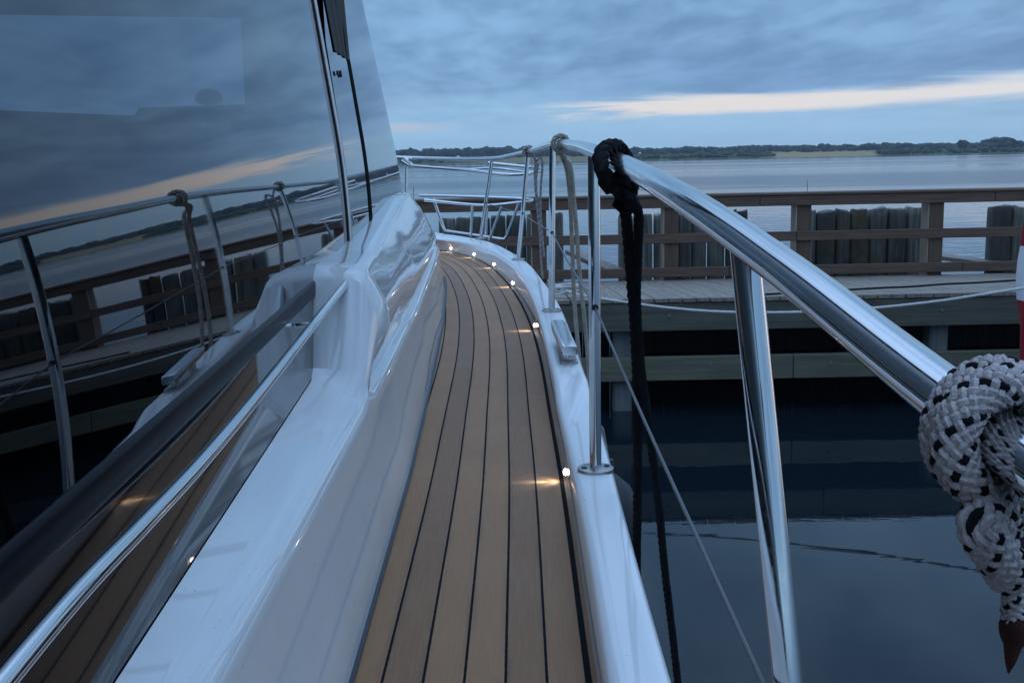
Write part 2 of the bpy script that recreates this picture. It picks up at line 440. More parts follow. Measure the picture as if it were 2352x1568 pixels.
def m_rope(name, c0, c1, rough=0.9):
    m, nt, b = mat(name); co = objcoord(nt); n = noisen(nt, co, 900, 3, 0.7); n2 = noisen(nt, co, 40, 3)
    c = mixc(nt, smooth(nt, mathn(nt, 'ADD', mathn(nt, 'MULTIPLY', n, 0.5), mathn(nt, 'MULTIPLY', n2, 0.5)), 0.35, 0.65), c0, c1)
    lk(nt, c, b.inputs['Base Color']); b.inputs['Roughness'].default_value = rough; b.inputs['Specular IOR Level'].default_value = 0.2
    bump(nt, b, n, 0.7, 0.002); return m
M_rblack = m_rope('black_rope', (0.006, 0.006, 0.008), (0.014, 0.014, 0.017))
M_rbeige = m_rope('beige_rope', (0.40, 0.345, 0.28), (0.62, 0.555, 0.47))
M_rwhite = m_rope('white_rope', (0.55, 0.53, 0.50), (0.74, 0.72, 0.69))
M_rcream = m_rope('cream_rope', (0.50, 0.43, 0.42), (0.80, 0.71, 0.69))
M_rgrey = m_rope('grey_flecked_rope', (0.42, 0.39, 0.36), (0.60, 0.56, 0.53))
M_whip = m_rope('dark_red_whipping', (0.055, 0.018, 0.015), (0.085, 0.030, 0.024))

def m_emit(name, col, strength):
    m, nt, b = mat(name); b.inputs['Base Color'].default_value = (1, 1, 1, 1)
    b.inputs['Emission Color'].default_value = (*col, 1); b.inputs['Emission Strength'].default_value = strength; return m
M_led = m_emit('led_lens', (1.0, 0.95, 0.86), 16)
M_cloth_red = m_simple('red_flag_cloth', (0.30, 0.012, 0.022), 0.85, 0, 0.25, 9, bumps=0.2, bscale=30)
M_cloth_white = m_simple('white_flag_cloth', (0.72, 0.71, 0.72), 0.85, 0, 0.06, 9, bumps=0.2, bscale=30)
M_curtain = m_simple('dark_curtain_cloth', (0.030, 0.025, 0.022), 0.95, 0, 0.3, 9)
M_fender = m_simple('dark_fender_vinyl', (0.016, 0.020, 0.028), 0.5, 0, 0.15, 6)

def make_water():
    m, nt, b = mat('harbour_water')
    b.inputs['Base Color'].default_value = (0.006, 0.011, 0.016, 1); b.inputs['Roughness'].default_value = 0.015; b.inputs['IOR'].default_value = 1.333
    geo = nt_new(nt, 'ShaderNodeNewGeometry'); mp = nt_new(nt, 'ShaderNodeMapping'); mp.inputs['Scale'].default_value = (0.35, 1.0, 1.0); lk(nt, geo.outputs['Position'], mp.inputs[0])
    sep = nt_new(nt, 'ShaderNodeSeparateXYZ'); lk(nt, geo.outputs['Position'], sep.inputs[0])
    Y = sep.outputs[1]
    far = smooth(nt, Y, 13.5, 24.0)                       # sheltered mirror inside the jetty, ripples outside it
    fade = mathn(nt, 'DIVIDE', 18.0, mathn(nt, 'ADD', mathn(nt, 'MAXIMUM', Y, 0.0), 18.0))
    r1 = noisen(nt, mp.outputs[0], 1.7, 4, 0.5, 0.6)
    mp2 = nt_new(nt, 'ShaderNodeMapping'); mp2.inputs['Scale'].default_value = (0.0016, 0.013, 1); lk(nt, geo.outputs['Position'], mp2.inputs[0])
    patch = smooth(nt, noisen(nt, mp2.outputs[0], 1.0, 4, 0.55, 0.3), 0.44, 0.58)
    amp = mathn(nt, 'ADD', mathn(nt, 'MULTIPLY', mathn(nt, 'MULTIPLY', far, fade), 0.16), 0.007)
    bp = nt_new(nt, 'ShaderNodeBump'); bp.inputs['Distance'].default_value = 0.25
    lk(nt, amp, bp.inputs['Strength']); lk(nt, r1, bp.inputs['Height']); lk(nt, bp.outputs[0], b.inputs['Normal'])
    # wind lanes: on the open water the small waves blur the mirror more in some bands than in others
    open_ = smooth(nt, Y, 30.0, 90.0)
    ro = mathn(nt, 'ADD', mathn(nt, 'MULTIPLY', open_, mathn(nt, 'ADD', mathn(nt, 'MULTIPLY', patch, 0.13), 0.05)), 0.012)
    lk(nt, ro, b.inputs['Roughness'])
    return m
M_water = make_water()

def make_land():
    m, nt, b = mat('shore_land')
    geo = nt_new(nt, 'ShaderNodeNewGeometry'); sep = nt_new(nt, 'ShaderNodeSeparateXYZ'); lk(nt, geo.outputs['Position'], sep.inputs[0])
    X, Y = sep.outputs[0], sep.outputs[1]
    n = noisen(nt, geo.outputs['Position'], 0.012, 4, 0.6)
    n2 = noisen(nt, geo.outputs['Position'], 0.15, 4, 0.6)
    g = mixc(nt, n2, (0.040, 0.062, 0.032), (0.080, 0.105, 0.050))
    ratio = mathn(nt, 'DIVIDE', X, Y)
    rat = mathn(nt, 'ADD', ratio, mathn(nt, 'MULTIPLY', mathn(nt, 'SUBTRACT', n, 0.5), 0.05))
    fld = mathn(nt, 'MULTIPLY', smooth(nt, rat, 0.215, 0.222), smooth(nt, rat, 0.325, 0.318))
    fld2 = mathn(nt, 'MULTIPLY', smooth(nt, rat, -0.05, 0.0), smooth(nt, rat, 0.095, 0.085))
    f = mathn(nt, 'MAXIMUM', fld, mathn(nt, 'MULTIPLY', fld2, 0.55))
    c = mixc(nt, f, g, mixc(nt, n2, (0.29, 0.215, 0.115), (0.40, 0.30, 0.16)))
    lk(nt, c, b.inputs['Base Color']); b.inputs['Roughness'].default_value = 1.0; b.inputs['Specular IOR Level'].default_value = 0
    return m
M_land = make_land()
def m_leaf(name, c0, c1):
    m, nt, b = mat(name); geo = nt_new(nt, 'ShaderNodeNewGeometry')
    n = noisen(nt, geo.outputs['Position'], 0.25, 4, 0.6); n2 = noisen(nt, geo.outputs['Position'], 0.02, 3)
    c = mixc(nt, smooth(nt, mathn(nt, 'ADD', mathn(nt, 'MULTIPLY', n, 0.5), mathn(nt, 'MULTIPLY', n2, 0.5)), 0.36, 0.64), c0, c1)
    lk(nt, c, b.inputs['Base Color']); b.inputs['Roughness'].default_value = 0.9; b.inputs['Specular IOR Level'].default_value = 0.1; return m
M_wood = m_leaf('far_foliage', (0.020, 0.034, 0.030), (0.045, 0.062, 0.046))
M_bush = m_leaf('bush_foliage', (0.032, 0.052, 0.030), (0.062, 0.090, 0.045))
M_bark = m_simple('bark', (0.06, 0.05, 0.045), 0.9, 0, 0.3, 2)

# ------------------------------------------------------------------ water and far shore
def setting():
    mb = MB(); n = 24
    xs = [-1500, -900, -300, -100, -30, 0, 30, 100, 300, 900, 1500]
    ys = [-400, -60, -10, 0, 10, 30, 80, 200, 480, 900, 1350]
    vs = [(x, y, 0.0) for y in ys for x in xs]; w = len(xs)
    mb.add(vs, [(j * w + i, j * w + i + 1, (j + 1) * w + i + 1, (j + 1) * w + i) for j in range(len(ys) - 1) for i in range(w - 1)])
    tag(build('water', mb, M_water, smooth_angle=0), kind='structure')
    # land: a low coast rising gently behind the waterline
    mb = MB(); xs = np.linspace(-700, 1490, 90); ys = [470, 482, 492, 505, 530, 570, 620, 680, 760, 860, 1000, 1150, 1350]
    vs = []
    for y in ys:
        for x in xs:
            s = 488 + 10 * mnoise.noise(Vector((x * 0.010, 3.1, 0))) + 5 * mnoise.noise(Vector((x * 0.05, 9.1, 0))) + (22 if x / max(y, 1) < 0.0 else 0)
            t = y - s
            z = -1.5 + 1.6 * min(1, max(0, (t + 8) / 10)) if t < 2 else 0.1 + 2.9 * (1 - math.exp(-(t - 2) / 210.0))
            z += 0.5 * mnoise.noise(Vector((x * 0.006, y * 0.006, 5))) * min(1, max(0, t / 120))
            vs.append((x, y, z))
    w = len(xs)
    mb.add(vs, [(j * w + i, j * w + i + 1, (j + 1) * w + i + 1, (j + 1) * w + i) for j in range(len(ys) - 1) for i in range(w - 1)])
    tag(build('far_shore', mb, M_land), kind='structure')
setting()

_ICO = None
def ico(sub=2):
    import bmesh
    bm = bmesh.new(); bmesh.ops.create_icosphere(bm, subdivisions=sub, radius=1.0)
    v = np.array([list(q.co) for q in bm.verts]); f = [tuple(q.index for q in p.verts) for p in bm.faces]; bm.free(); return v, f
ICO2 = ico(2); ICO1 = ico(1)

def crown(mb, c, rx, rz, seed, lobes=4, leaves=40, rng=random):
    # several ragged lobes plus loose leaf clumps standing off the outline
    for k in range(lobes):
        a = rng.uniform(0, 6.28); d = rng.uniform(0, 0.55)
        cc = np.array(c) + np.array([math.cos(a) * d * rx, math.sin(a) * d * rx, rng.uniform(-0.35, 0.45) * rz])
        s = rng.uniform(0.45, 0.75)
        vs = []
        for p in ICO2[0]:
            q = 1 + 0.42 * mnoise.noise(Vector(p * 2.3) + Vector((seed * 3.1, k * 7.7, 0))) + 0.2 * mnoise.noise(Vector(p * 6.0) + Vector((seed, k, 4)))
            vs.append(cc + p * np.array([rx, rx, rz]) * s * q)
        mb.add(vs, ICO2[1])
    for k in range(leaves):
        u = np.array([rng.gauss(0, 1) for _ in range(3)]); u /= np.linalg.norm(u)
        cc = np.array(c) + u * np.array([rx, rx, rz]) * rng.uniform(0.65, 1.05)
        h = max(rx, rz) * rng.uniform(0.06, 0.14); t = [np.array([rng.uniform(-1, 1) for _ in range(3)]) * h for _ in range(4)]
        mb.add([cc + t[0], cc + t[1], cc + t[2], cc + t[3]], [(0, 1, 2), (0, 2, 3), (0, 1, 3)])

def landz(x, y):
    t = y - 488
    return 0.1 + 2.9 * (1 - math.exp(-(max(t, 2) - 2) / 210.0))

def woods():
    rng = random.Random(11)
    mb = MB()
    # back row of woodland along the whole coast
    ratio = -0.30
    while ratio < 0.62:
        y = rng.uniform(640, 760); x = ratio * y
        px = 1176 + ratio * 2590
        # wanted top of the trees in the picture, above the true horizon (px at 2590 focal)
        hum = 3.2 * mnoise.noise(Vector((px / 90.0, 2.2, 0))) + 2.0 * mnoise.noise(Vector((px / 23.0, 7.2, 0)))
        if px < 1300: top = 18.5 + hum + 3.5 * rng.random()
        elif px < 1480: top = 13.5 + hum + 3 * rng.random()
        elif px < 1900: top = 12.5 + hum + 2.5 * rng.random()
        else: top = 10 + hum + 2.5 * rng.random()
        ht = EYE + top / 2590 * y
        zb = landz(x, y)
        h = max(3.0, ht - zb); rx = rng.uniform(2.4, 4.4)
        crown(mb, (x, y, zb + h * 0.46), rx, h * 0.54, rng.random() * 50, 2, 12, rng)
        ratio += rng.uniform(0.0009, 0.0020)
    tag(build('far_wood', mb, M_wood, smooth_angle=0), 'dark belt of woodland along the top of the far shore', 'woodland', kind='stuff')
    mb = MB()
    for a, b, n, hlo, hhi, yy in ((0.10, 0.235, 60, 1.2, 2.6, 500), (0.325, 0.62, 130, 1.6, 3.2, 500), (-0.25, -0.06, 40, 1.5, 3.0, 522), (0.16, 0.22, 26, 2.0, 3.6, 560), (0.33, 0.48, 40, 2.5, 4.0, 560)):
        for k in range(n):
            r = rng.uniform(a, b); y = yy + rng.uniform(0, 22); h = rng.uniform(hlo, hhi); x = r * y
            crown(mb, (x, y, landz(x, y) + h * 0.4), rng.uniform(1.2, 2.6), h * 0.55, rng.random() * 50, 2, 10, rng)
    tag(build('shore_bushes', mb, M_bush, smooth_angle=0), 'low green scrub and bushes along the far waterline', 'bushes', kind='stuff')
    # a few big trees that stand out on the right
    for px, top, rx, lab in ((2287, 21, 10.0, 'broad round tree, largest crown on the far shore'),
                             (2208, 16, 3.6, 'small round tree just left of the broad round tree on the far shore'),
                             (2333, 13, 4.0, 'small tree just right of the broad round tree on the far shore')):
        y = 560.0; r = (px - 1176) / 2590; x = r * y; zb = landz(x, y); h = EYE + top / 2590 * y - zb
        t = thing('broadleaf_tree', (x, y, zb), lab, 'tree')
        m1 = MB().tube([(x, y, zb - 0.3), (x + 0.2, y, zb + h * 0.3), (x + 0.1, y + 0.2, zb + h * 0.65)], [0.35, 0.28, 0.12], 8)
        for k in range(4):
            a = k * 1.6; m1.tube([(x + .1, y, zb + h * (.25 + .08 * k)), (x + math.cos(a) * rx * .5, y + math.sin(a) * rx * .5, zb + h * (.5 + .07 * k))], [0.14, 0.05], 6)
        build('trunk', m1, M_bark, t)
        m2 = MB(); crown(m2, (x, y, zb + h * 0.56), rx * 0.8, h * 0.46, px * 0.1, 8, 120, rng)
        build('crown', m2, M_wood, t, smooth_angle=0)
woods()

# fishing stakes standing in the open water
for (px, y0, y1, lab) in ((1854, 414, 443, 'thin dark stake standing in the open water beyond the jetty railing'),
                          (949.5, 428, 446, 'thin dark stake standing in the water beyond the white coachroof')):
    b = atz(px, y1 + 2, -EYE); t = at(px, y0, b[1]); m1 = MB()
    m1.tube([b - [0, 0, .5], b + (t - b) * .5 + [.01, 0, 0], t], [0.022, 0.018, 0.012], 8)
    tag(build('fishing_stake', m1, M_wet), lab, 'stake')

# ------------------------------------------------------------------ jetty
JF, JB = 11.61, 15.10                 # front and back edge of the deck
JZ = -1.485                           # deck height below the eye at the front edge
JZB = -0.1122 * 15.10                 # the deck falls slightly towards the back
XL, XR = -10.0, 12.0
def jetty():
    t = thing('jetty', (2.0, 12.4, 0.0), 'weathered grey timber jetty with brown railing across the water', 'jetty')
    rng = random.Random(3)
    mb = MB(); x = XL; k = 0
    while x < XR:
        w = 0.137 + rng.uniform(-0.003, 0.003); g = 0.004 if k % 2 else 0.013
        o = len(mb.v); mb.bbox((x, JF + rng.uniform(-.006, .006), EYE + JZ - 0.045), (x + w, JB + 0.30, EYE + JZ), 0.004); dz = rng.uniform(-.002, .002)
        mb.v[o:] = [(p[0], p[1], p[2] + dz + (JZB - JZ) * (p[1] - JF) / (JB - JF)) for p in mb.v[o:]]
        x += w + g; k += 1
    build('deck_planks', mb, M_plank, t)
    z1 = -0.1575 * JF
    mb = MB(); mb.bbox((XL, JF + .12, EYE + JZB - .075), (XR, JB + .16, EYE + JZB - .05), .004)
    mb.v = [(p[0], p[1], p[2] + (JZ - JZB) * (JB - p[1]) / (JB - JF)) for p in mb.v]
    build('gap_light_blocker', mb, M_wet, t)  # added panel under the planks, stops light leaking through their gaps
    def boards(name, joints, z0, z1_, y0, y1, m, zb, step, x0):
        q = x0
        for a, b in zip(joints, joints[1:]):
            o = build(name, MB().bbox((a + .003, y0, EYE + z0), (b - .003, y1, EYE + z1_), 0.006), m, t)
            while q < b - .06:
                if q > a + .06: build('bolt', MB().tube([P(q, y0 - .012, zb), P(q, y0 + .02, zb)], [0.020, 0.026], 8), M_supp, o)
                q += step
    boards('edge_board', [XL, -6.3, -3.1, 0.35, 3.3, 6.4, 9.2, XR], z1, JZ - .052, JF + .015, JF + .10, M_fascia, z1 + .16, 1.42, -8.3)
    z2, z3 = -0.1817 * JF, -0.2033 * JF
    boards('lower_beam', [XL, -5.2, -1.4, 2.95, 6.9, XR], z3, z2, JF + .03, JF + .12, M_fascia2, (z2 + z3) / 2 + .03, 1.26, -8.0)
    for px in (-900, -200, 500, 1428, 2150, 2860):
        xx = at(px, 800, JF + .2)[0]; mb = MB()
        mb.bbox((xx - .10, JF + .125, -2.0), (xx + .10, JF + .33, EYE + JZ - .05), 0.02)
        build('support_pile', mb, M_supp, t)
        mb = MB(); mb.bbox((xx - .09, JB - .12, -2.0), (xx + .09, JB + .06, EYE + JZB - .05), 0.02)
        build('support_pile', mb, M_wet, t)
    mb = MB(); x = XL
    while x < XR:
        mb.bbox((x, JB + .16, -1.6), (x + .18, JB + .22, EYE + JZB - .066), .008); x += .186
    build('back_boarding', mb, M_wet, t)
    # sloping braces seen through the railing
    for q0, q1, w in ((c7(1738, 985), c7(2290, 1060), .16), (c6(520, 800), c6(745, 905), .12)):
        a = at(*q0, 16.6); b = at(*q1, 15.5); mb = MB()
        d = (b - a) / np.linalg.norm(b - a); sd = np.cross(d, [0, 0, 1]); sd /= np.linalg.norm(sd); u = np.cross(sd, d)
        mb.loft([[p + sd * w * i + u * .03 * j for i, j in ((-1, -1), (1, -1), (1, 1), (-1, 1))] for p in (a - d * .15, b + d * .1)], True, 0, True)
        build('sloping_brace', mb, M_plank, t)
    # railing
    yr = JB + 0.06
    pr = at(2150, 436, yr)
    def zr(s): return EYE + s * yr
    mb = MB(); mb.bbox((XL, yr - .02, zr(-.0363) - .036), (XR, yr + .36, zr(-.0363)), .008)
    build('handrail_cap', mb, M_railwood, t)
    js = [XL, -6.2, -3.0, .1, 3.35, 6.5, XR]
    for name, sh, lo_, hi_, dy in (('top_rail', 0, -.0478, None, 0), ('mid_rail', .5, -.0788, -.0704, .002), ('bottom_rail', -.4, -.1091, -.1005, .002)):
        for a, b in zip(js, js[1:]):
            zt = zr(-.0363) - .037 if hi_ is None else zr(hi_)
            build(name, MB().bbox((a + .002 + sh, yr + dy, zr(lo_)), (b - .002 + sh, yr + .045, zt), .006), M_railwood, t)
    x0 = at(1846, 560, yr)[0]; st = at(2150, 560, yr)[0] - x0
    for k in range(-7, 4):
        x = x0 + k * st; mb = MB()
        mb.bbox((x - .085, yr + .047, EYE + JZB - .3), (x + .108, yr + .33, zr(-.0363) - .034), .006)
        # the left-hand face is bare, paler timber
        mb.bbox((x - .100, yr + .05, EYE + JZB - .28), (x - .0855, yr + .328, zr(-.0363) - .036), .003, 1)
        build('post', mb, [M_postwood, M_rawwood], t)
    return t
jetty()

# timber piles of the palisade behind the jetty
def piles():
    rng = random.Random(21)
    PG = 'weathered timber piles standing behind the jetty railing'
    ordn = ['first', 'second', 'third', 'fourth', 'fifth', 'sixth', 'seventh', 'eighth', 'ninth']
    groups = [
        ('the row behind the yacht bow', [c4(660, 868), c4(818, 868), c4(822, 862), c4(960, 862), c4(964, 856), c4(1076, 856), c4(1080, 858), c4(1140, 858), c4(1143, 846), c4(1288, 846), c4(1292, 840), c4(1478, 840), c4(1482, 832), c4(1630, 832), c4(1700, 822), c4(1826, 820)]),
        ('the row behind the black rope', [c6(778, 560), c6(868, 556), c6(874, 548), c6(990, 548), c6(1000, 546), c6(1085, 546), c6(1092, 548), c6(1158, 548), c6(1162, 552), c6(1226, 552), c6(1232, 548), c6(1326, 548), c6(1338, 550), c6(1440, 550), c7(112, 636), c7(190, 636), c7(196, 638), c7(270, 638)]),
        ('the row between two posts', [c7(752, 636), c7(778, 636), c7(784, 642), c7(925, 642), c7(932, 634), c7(1042, 634), c7(1047, 628), c7(1168, 626), c7(1178, 622), c7(1314, 618), c7(1326, 624), c7(1450, 622), c7(1458, 614), c7(1614, 612)]),
        ('the row beside the flag', [c7(2085, 606), c7(2244, 602), c7(2250, 608), c7(2400, 606), c7(2410, 604), c7(2540, 604)]),
    ]
    for gname, ed in groups:
        for k in range(0, len(ed), 2):
            Y = 16.0 + rng.uniform(-.06, .06)
            a = at(*ed[k], Y); b = at(*ed[k + 1], Y); zt = (a[2] + b[2]) / 2
            cx = (a[0] + b[0]) / 2; hw = (b[0] - a[0]) / 2; hd = max(.09, hw * rng.uniform(.8, 1.0))
            mb = MB(); secs = []; n = 16; sd = rng.uniform(0, 99); tilt = rng.uniform(-.02, .02)
            for z, sc in ((-1.6, 1.0), (.3, 1.0), (.9, .99), (1.25, 1.0), (1.5, .99), (zt - .25, 1.0), (zt - .10, .99), (zt - .03, .97), (zt - .005, .90)):
                sec = []
                for i in range(n):
                    an = 2 * math.pi * (i + .5) / n; ca, sa = math.cos(an), math.sin(an); e = .42
                    rx = abs(ca) ** e * (1 if ca > 0 else -1); ry = abs(sa) ** e * (1 if sa > 0 else -1)
                    j = 1 + .045 * mnoise.noise(Vector((ca * 2 + sd, sa * 2, z * 1.5)))
                    zz = z + (0.035 * mnoise.noise(Vector((ca + sd, sa, 3))) + rx * tilt if z > zt - .12 else 0)
                    sec.append((cx + rx * hw * sc * j, Y + ry * hd * sc * j, zz))
                secs.append(sec)
            mb.loft(secs, True, 0, True)
            num = len(ed) // 2
            lab = f'weathered grey pile, {ordn[k // 2]} from the left in {gname}'
            tag(build('timber_pile', mb, M_pile, smooth_angle=50), lab, 'pile', PG)
piles()

# ------------------------------------------------------------------ motor yacht
yacht = thing('motor_yacht', (-1.75, 1.0, 0.0), 'white motor yacht with teak side deck, dark glossy windows and steel rail', 'yacht')
ZD = (-0.765, 0.0145)                 # deck  z = c + m*Y (rel. eye)
ZCF = (-0.655, 0.0125)                # raised forward gunwale
ZCA = (-0.685, 0.0125)                # lower gunwale further aft
CLX = -1.95                           # centre line

def curve_px(lst, plane): return [atz(x, y, *plane) for x, y in lst]
foot = curve_px([(1368, 1568), (1337.6, 1348), (1296.6, 1077), (1271, 952), (1253, 844.8), (1228.5, 755.9), (1191.7, 679.3), (1142.7, 621), (1102.9, 595.8), (1061, 581), (1014.6, 574.5)], ZD)
capi = curve_px([(1395, 1568), (1368.5, 1348), (1316, 1077)], ZCA) + curve_px([(1241, 735), (1222, 679), (1185.6, 615), (1139.6, 577.5), (1090.6, 555.5), (1017, 546.5)], ZCF)
capo = curve_px([(1550, 1568), (1468, 1290), (1386, 985)], ZCA) + curve_px([(1348, 860), (1314, 762), (1285, 691.5), (1240.8, 633), (1213, 599.5), (1139.6, 557.9), (1090.6, 545.6), (1004.8, 534)], ZCF)

def along(pts):          # smooth the plan curve, extend it aft and round the bow to the centre line
    p0 = pts[0]; aft = [np.array([p0[0] - .004 * (p0[1] - y), y, 0]) for y in (-6.0, -4.0, -2.0, 0.0, .8) if y < p0[1] - .3]
    e = pts[-1]; d = pts[-1] - pts[-2]; d = d / np.linalg.norm(d[:2])
    q1 = e + d * .45 * 1.0; q1[1] += .01
    bow = [q1, np.array([CLX + .35, q1[1] + .22, 0]), np.array([CLX, q1[1] + .27, 0])]
    return [np.array([p[0], p[1], 0.0]) for p in aft + list(pts) + bow]

def plan(pts, step=.06):
    c = catmull(along(pts), 10)
    r, s = resample(c, step); return r, s
NST = 240
def stations(pts):
    c = catmull(along(pts), 10); d = [0]
    for a, b in zip(c, c[1:]): d.append(d[-1] + np.linalg.norm(b - a))
    s = np.linspace(0, d[-1], NST); arr = np.array(c)
    for k in range(3): pass
    r = np.stack([np.interp(s, d, arr[:, k]) for k in range(3)], 1)
    for _ in range(30): r[1:-1] = (r[:-2] + 2 * r[1:-1] + r[2:]) / 4
    return r, s
footS, footL = stations(foot); capiS, _ = stations(capi); capoS, _ = stations(capo)
def zlin(pl, y): return EYE + pl[0] + pl[1] * y
def capz(y):
    t = min(1, max(0, (y - 2.95) / .16)); t = t * t * (3 - 2 * t)
    return zlin(ZCA, y) * (1 - t) + zlin(ZCF, y) * t

def nrm2(S_):
    t = np.gradient(S_[:, :2], axis=0); t /= np.linalg.norm(t, axis=1)[:, None]
    return np.stack([-t[:, 1], t[:, 0]], 1)            # points inboard (left of the forward direction)

# side deck: strips parallel to the outer edge
def side_deck():
    mb = MB(); nn = nrm2(footS); offs = np.concatenate([[-.03], np.linspace(0, .66, 14)]); uv = []
    secs = []
    for i in range(NST):
        row = []
        for o in offs:
            x, y = footS[i, :2] + nn[i] * o
            row.append((x, y, zlin(ZD, y))); uv.append((o, footL[i]))
        secs.append(row)
    mb.loft([s[::-1] for s in secs]); 
    uv2 = []
    for i in range(NST): uv2 += uv[i * len(offs):(i + 1) * len(offs)][::-1]
    mb.uv = uv2
    return build('side_deck', mb, M_teak, yacht)
deck = side_deck()

def gunwale():
    mb = MB(); secs = []; no = nrm2(capoS); ni = nrm2(capiS)
    for i in range(NST):
        f, a, b = footS[i, :2], capiS[i, :2], capoS[i, :2]; za, zb = capz(a[1]), capz(b[1]); zf = zlin(ZD, f[1]); N = ni[i]; O = no[i]
        row = []
        def pt(q, z): row.append((q[0], q[1], z))
        pt(f - N * .002, zf - .01); pt(f - N * .002, zf + .012); pt(f * .6 + a * .4, zf + (za - zf) * .55); pt(a + N * .002, za - .020); pt(a - N * .002, za - .008); pt(a - N * .012, za - .001); pt(a - N * .022, za)
        pt(b + O * .022, zb); pt(b + O * .010, zb - .002); pt(b + O * .002, zb - .010); pt(b, zb - .022); pt(b - O * .004, zb - .10)
        secs.append(row)
    mb.loft(secs); 
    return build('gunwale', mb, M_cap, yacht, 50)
gunwale()

def hull():
    mb = MB(); secs = []; no = nrm2(capoS)
    for i in range(NST):
        b = capoS[i, :2]; O = no[i]; zb = capz(b[1]) - .10; row = []
        flare = .25 * max(0, min(1, (b[1] - 3) / 5))
        for t in (0, .12, .3, .5, .7, .85, 1.0):
            q = b - O * .004 + O * (.02 * t + flare * t); row.append((q[0], q[1], zb * (1 - t) + (-.5) * t))
        secs.append(row)
    mb.loft(secs)
    # port side: the same shape about the centre line
    mir = [[(2 * CLX - p[0], p[1], p[2]) for p in s] for s in secs]
    mb.loft([s[::-1] for s in mir])
    top = [(2 * CLX - footS[i, 0], footS[i, 1], zlin(ZD, footS[i, 1]) - .03) for i in range(NST)]
    st = [(footS[i, 0], footS[i, 1], zlin(ZD, footS[i, 1]) - .03) for i in range(NST)]
    mb.loft([[a, b] for a, b in zip(st, top)])
    # transom
    a = secs[0]; b = mir[0]; mb.loft([a, b])
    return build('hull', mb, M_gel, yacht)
hull()

# --- cabin side (wall and window lie in one slightly leaning plane)
WD, WA = 0.287, 0.045                 # x = -(WD + WA*Y + lean(z+.234)): upright at the sill, leaning inwards higher up
WT = 0.105
def lean(q): return .035 * q + .22 * min(q, .32) ** 2 + .1408 * max(0.0, q - .32)
def wx(Y, z): return -(WD + WA * Y + (lean(z + .234) if z > -.234 else 0.080 * (z + .234) + .31 * (z + .234) ** 2))
def onwall(px, py, off=0.0):
    v = ray(px, py); k0, k1 = 0.05, 14.0
    for _ in range(60):
        k = (k0 + k1) / 2; p = v * k
        if p[0] > wx(p[1], p[2]) + off: k0 = k
        else: k1 = k
    return v * k0 + EYEV

YF0, SLOPE = 5.62, -1.95              # forward end of the cabin side: Y = YF0 + SLOPE*(z+.18)... raked pillar
tl = onwall(818, -60); bl = onwall(922, 432)
def yfront(z):                        # z rel. eye
    z0, z1 = bl[2] - EYE, tl[2] - EYE; t = (z - z0) / (z1 - z0); return bl[1] + (tl[1] - bl[1]) * t

lipS = [(-6, -.262), (1.0, -.268), (2.07, -.271), (2.6, -.276), (3.6, -.292), (4.5, -.318), (5.1, -.336), (5.7, -.362)]
def lipx(Y): return float(np.interp(Y, [a for a, b in lipS], [b for a, b in lipS]))
LIPZ = -.470
inner = curve_px([(795, 1568), (935, 1090), (985, 880), (1015, 740), (1022, 660), (1017, 612)], ZD)
def footx(Y):
    ys = [-6.0] + [p[1] for p in inner] + [6.6]; xs = [inner[0][0] + .03] + [p[0] for p in inner] + [inner[-1][0] - .06]
    return float(np.interp(Y, ys, xs))

def lower_wall():
    # black gloss panel from the coaming up to the window sill
    mb = MB(); secs = []
    for Y in np.linspace(-5, 5.5, 60):
        secs.append([P(wx(Y, -.56), Y, -.56), P(wx(Y, -.40), Y, -.40), P(wx(Y, -.234) + .0, Y, -.234)])
    mb.loft(secs); return build('cabin_wall', mb, M_black, yacht)
lower_wall()

def window_sill():
    mb = MB(); secs = []
    for Y in np.linspace(-5, 5.35, 60):
        x = wx(Y, -.234); z = -.234 + .014 * max(0, Y - 2.2) / 1.4 * (1 if Y < 3.6 else 3.6 / Y)
        secs.append([P(x - .004, Y, z + .003), P(x + .002, Y, z + .0015), P(x + .0040, Y, z - .001), P(x + .0050, Y, z - .004), P(x + .0050, Y, z - .024), P(x + .0035, Y, z - .028), P(x - .004, Y, z - .030)])
    mb.loft(secs); return build('window_sill', mb, M_trim, yacht)
window_sill()

def poly_panel(pxs, off=0.0, thick=.006):
    pts = [onwall(x, y, off) for x, y in pxs]; n = np.array([1, WA, WT]); n = n / np.linalg.norm(n)
    mb = MB(); k = len(pts); mb.add(pts + [p - n * thick for p in pts], [tuple(range(k))[::-1], tuple(range(k, 2 * k))] + [(i, (i + 1) % k, k + (i + 1) % k, k + i) for i in range(k)])
    return mb

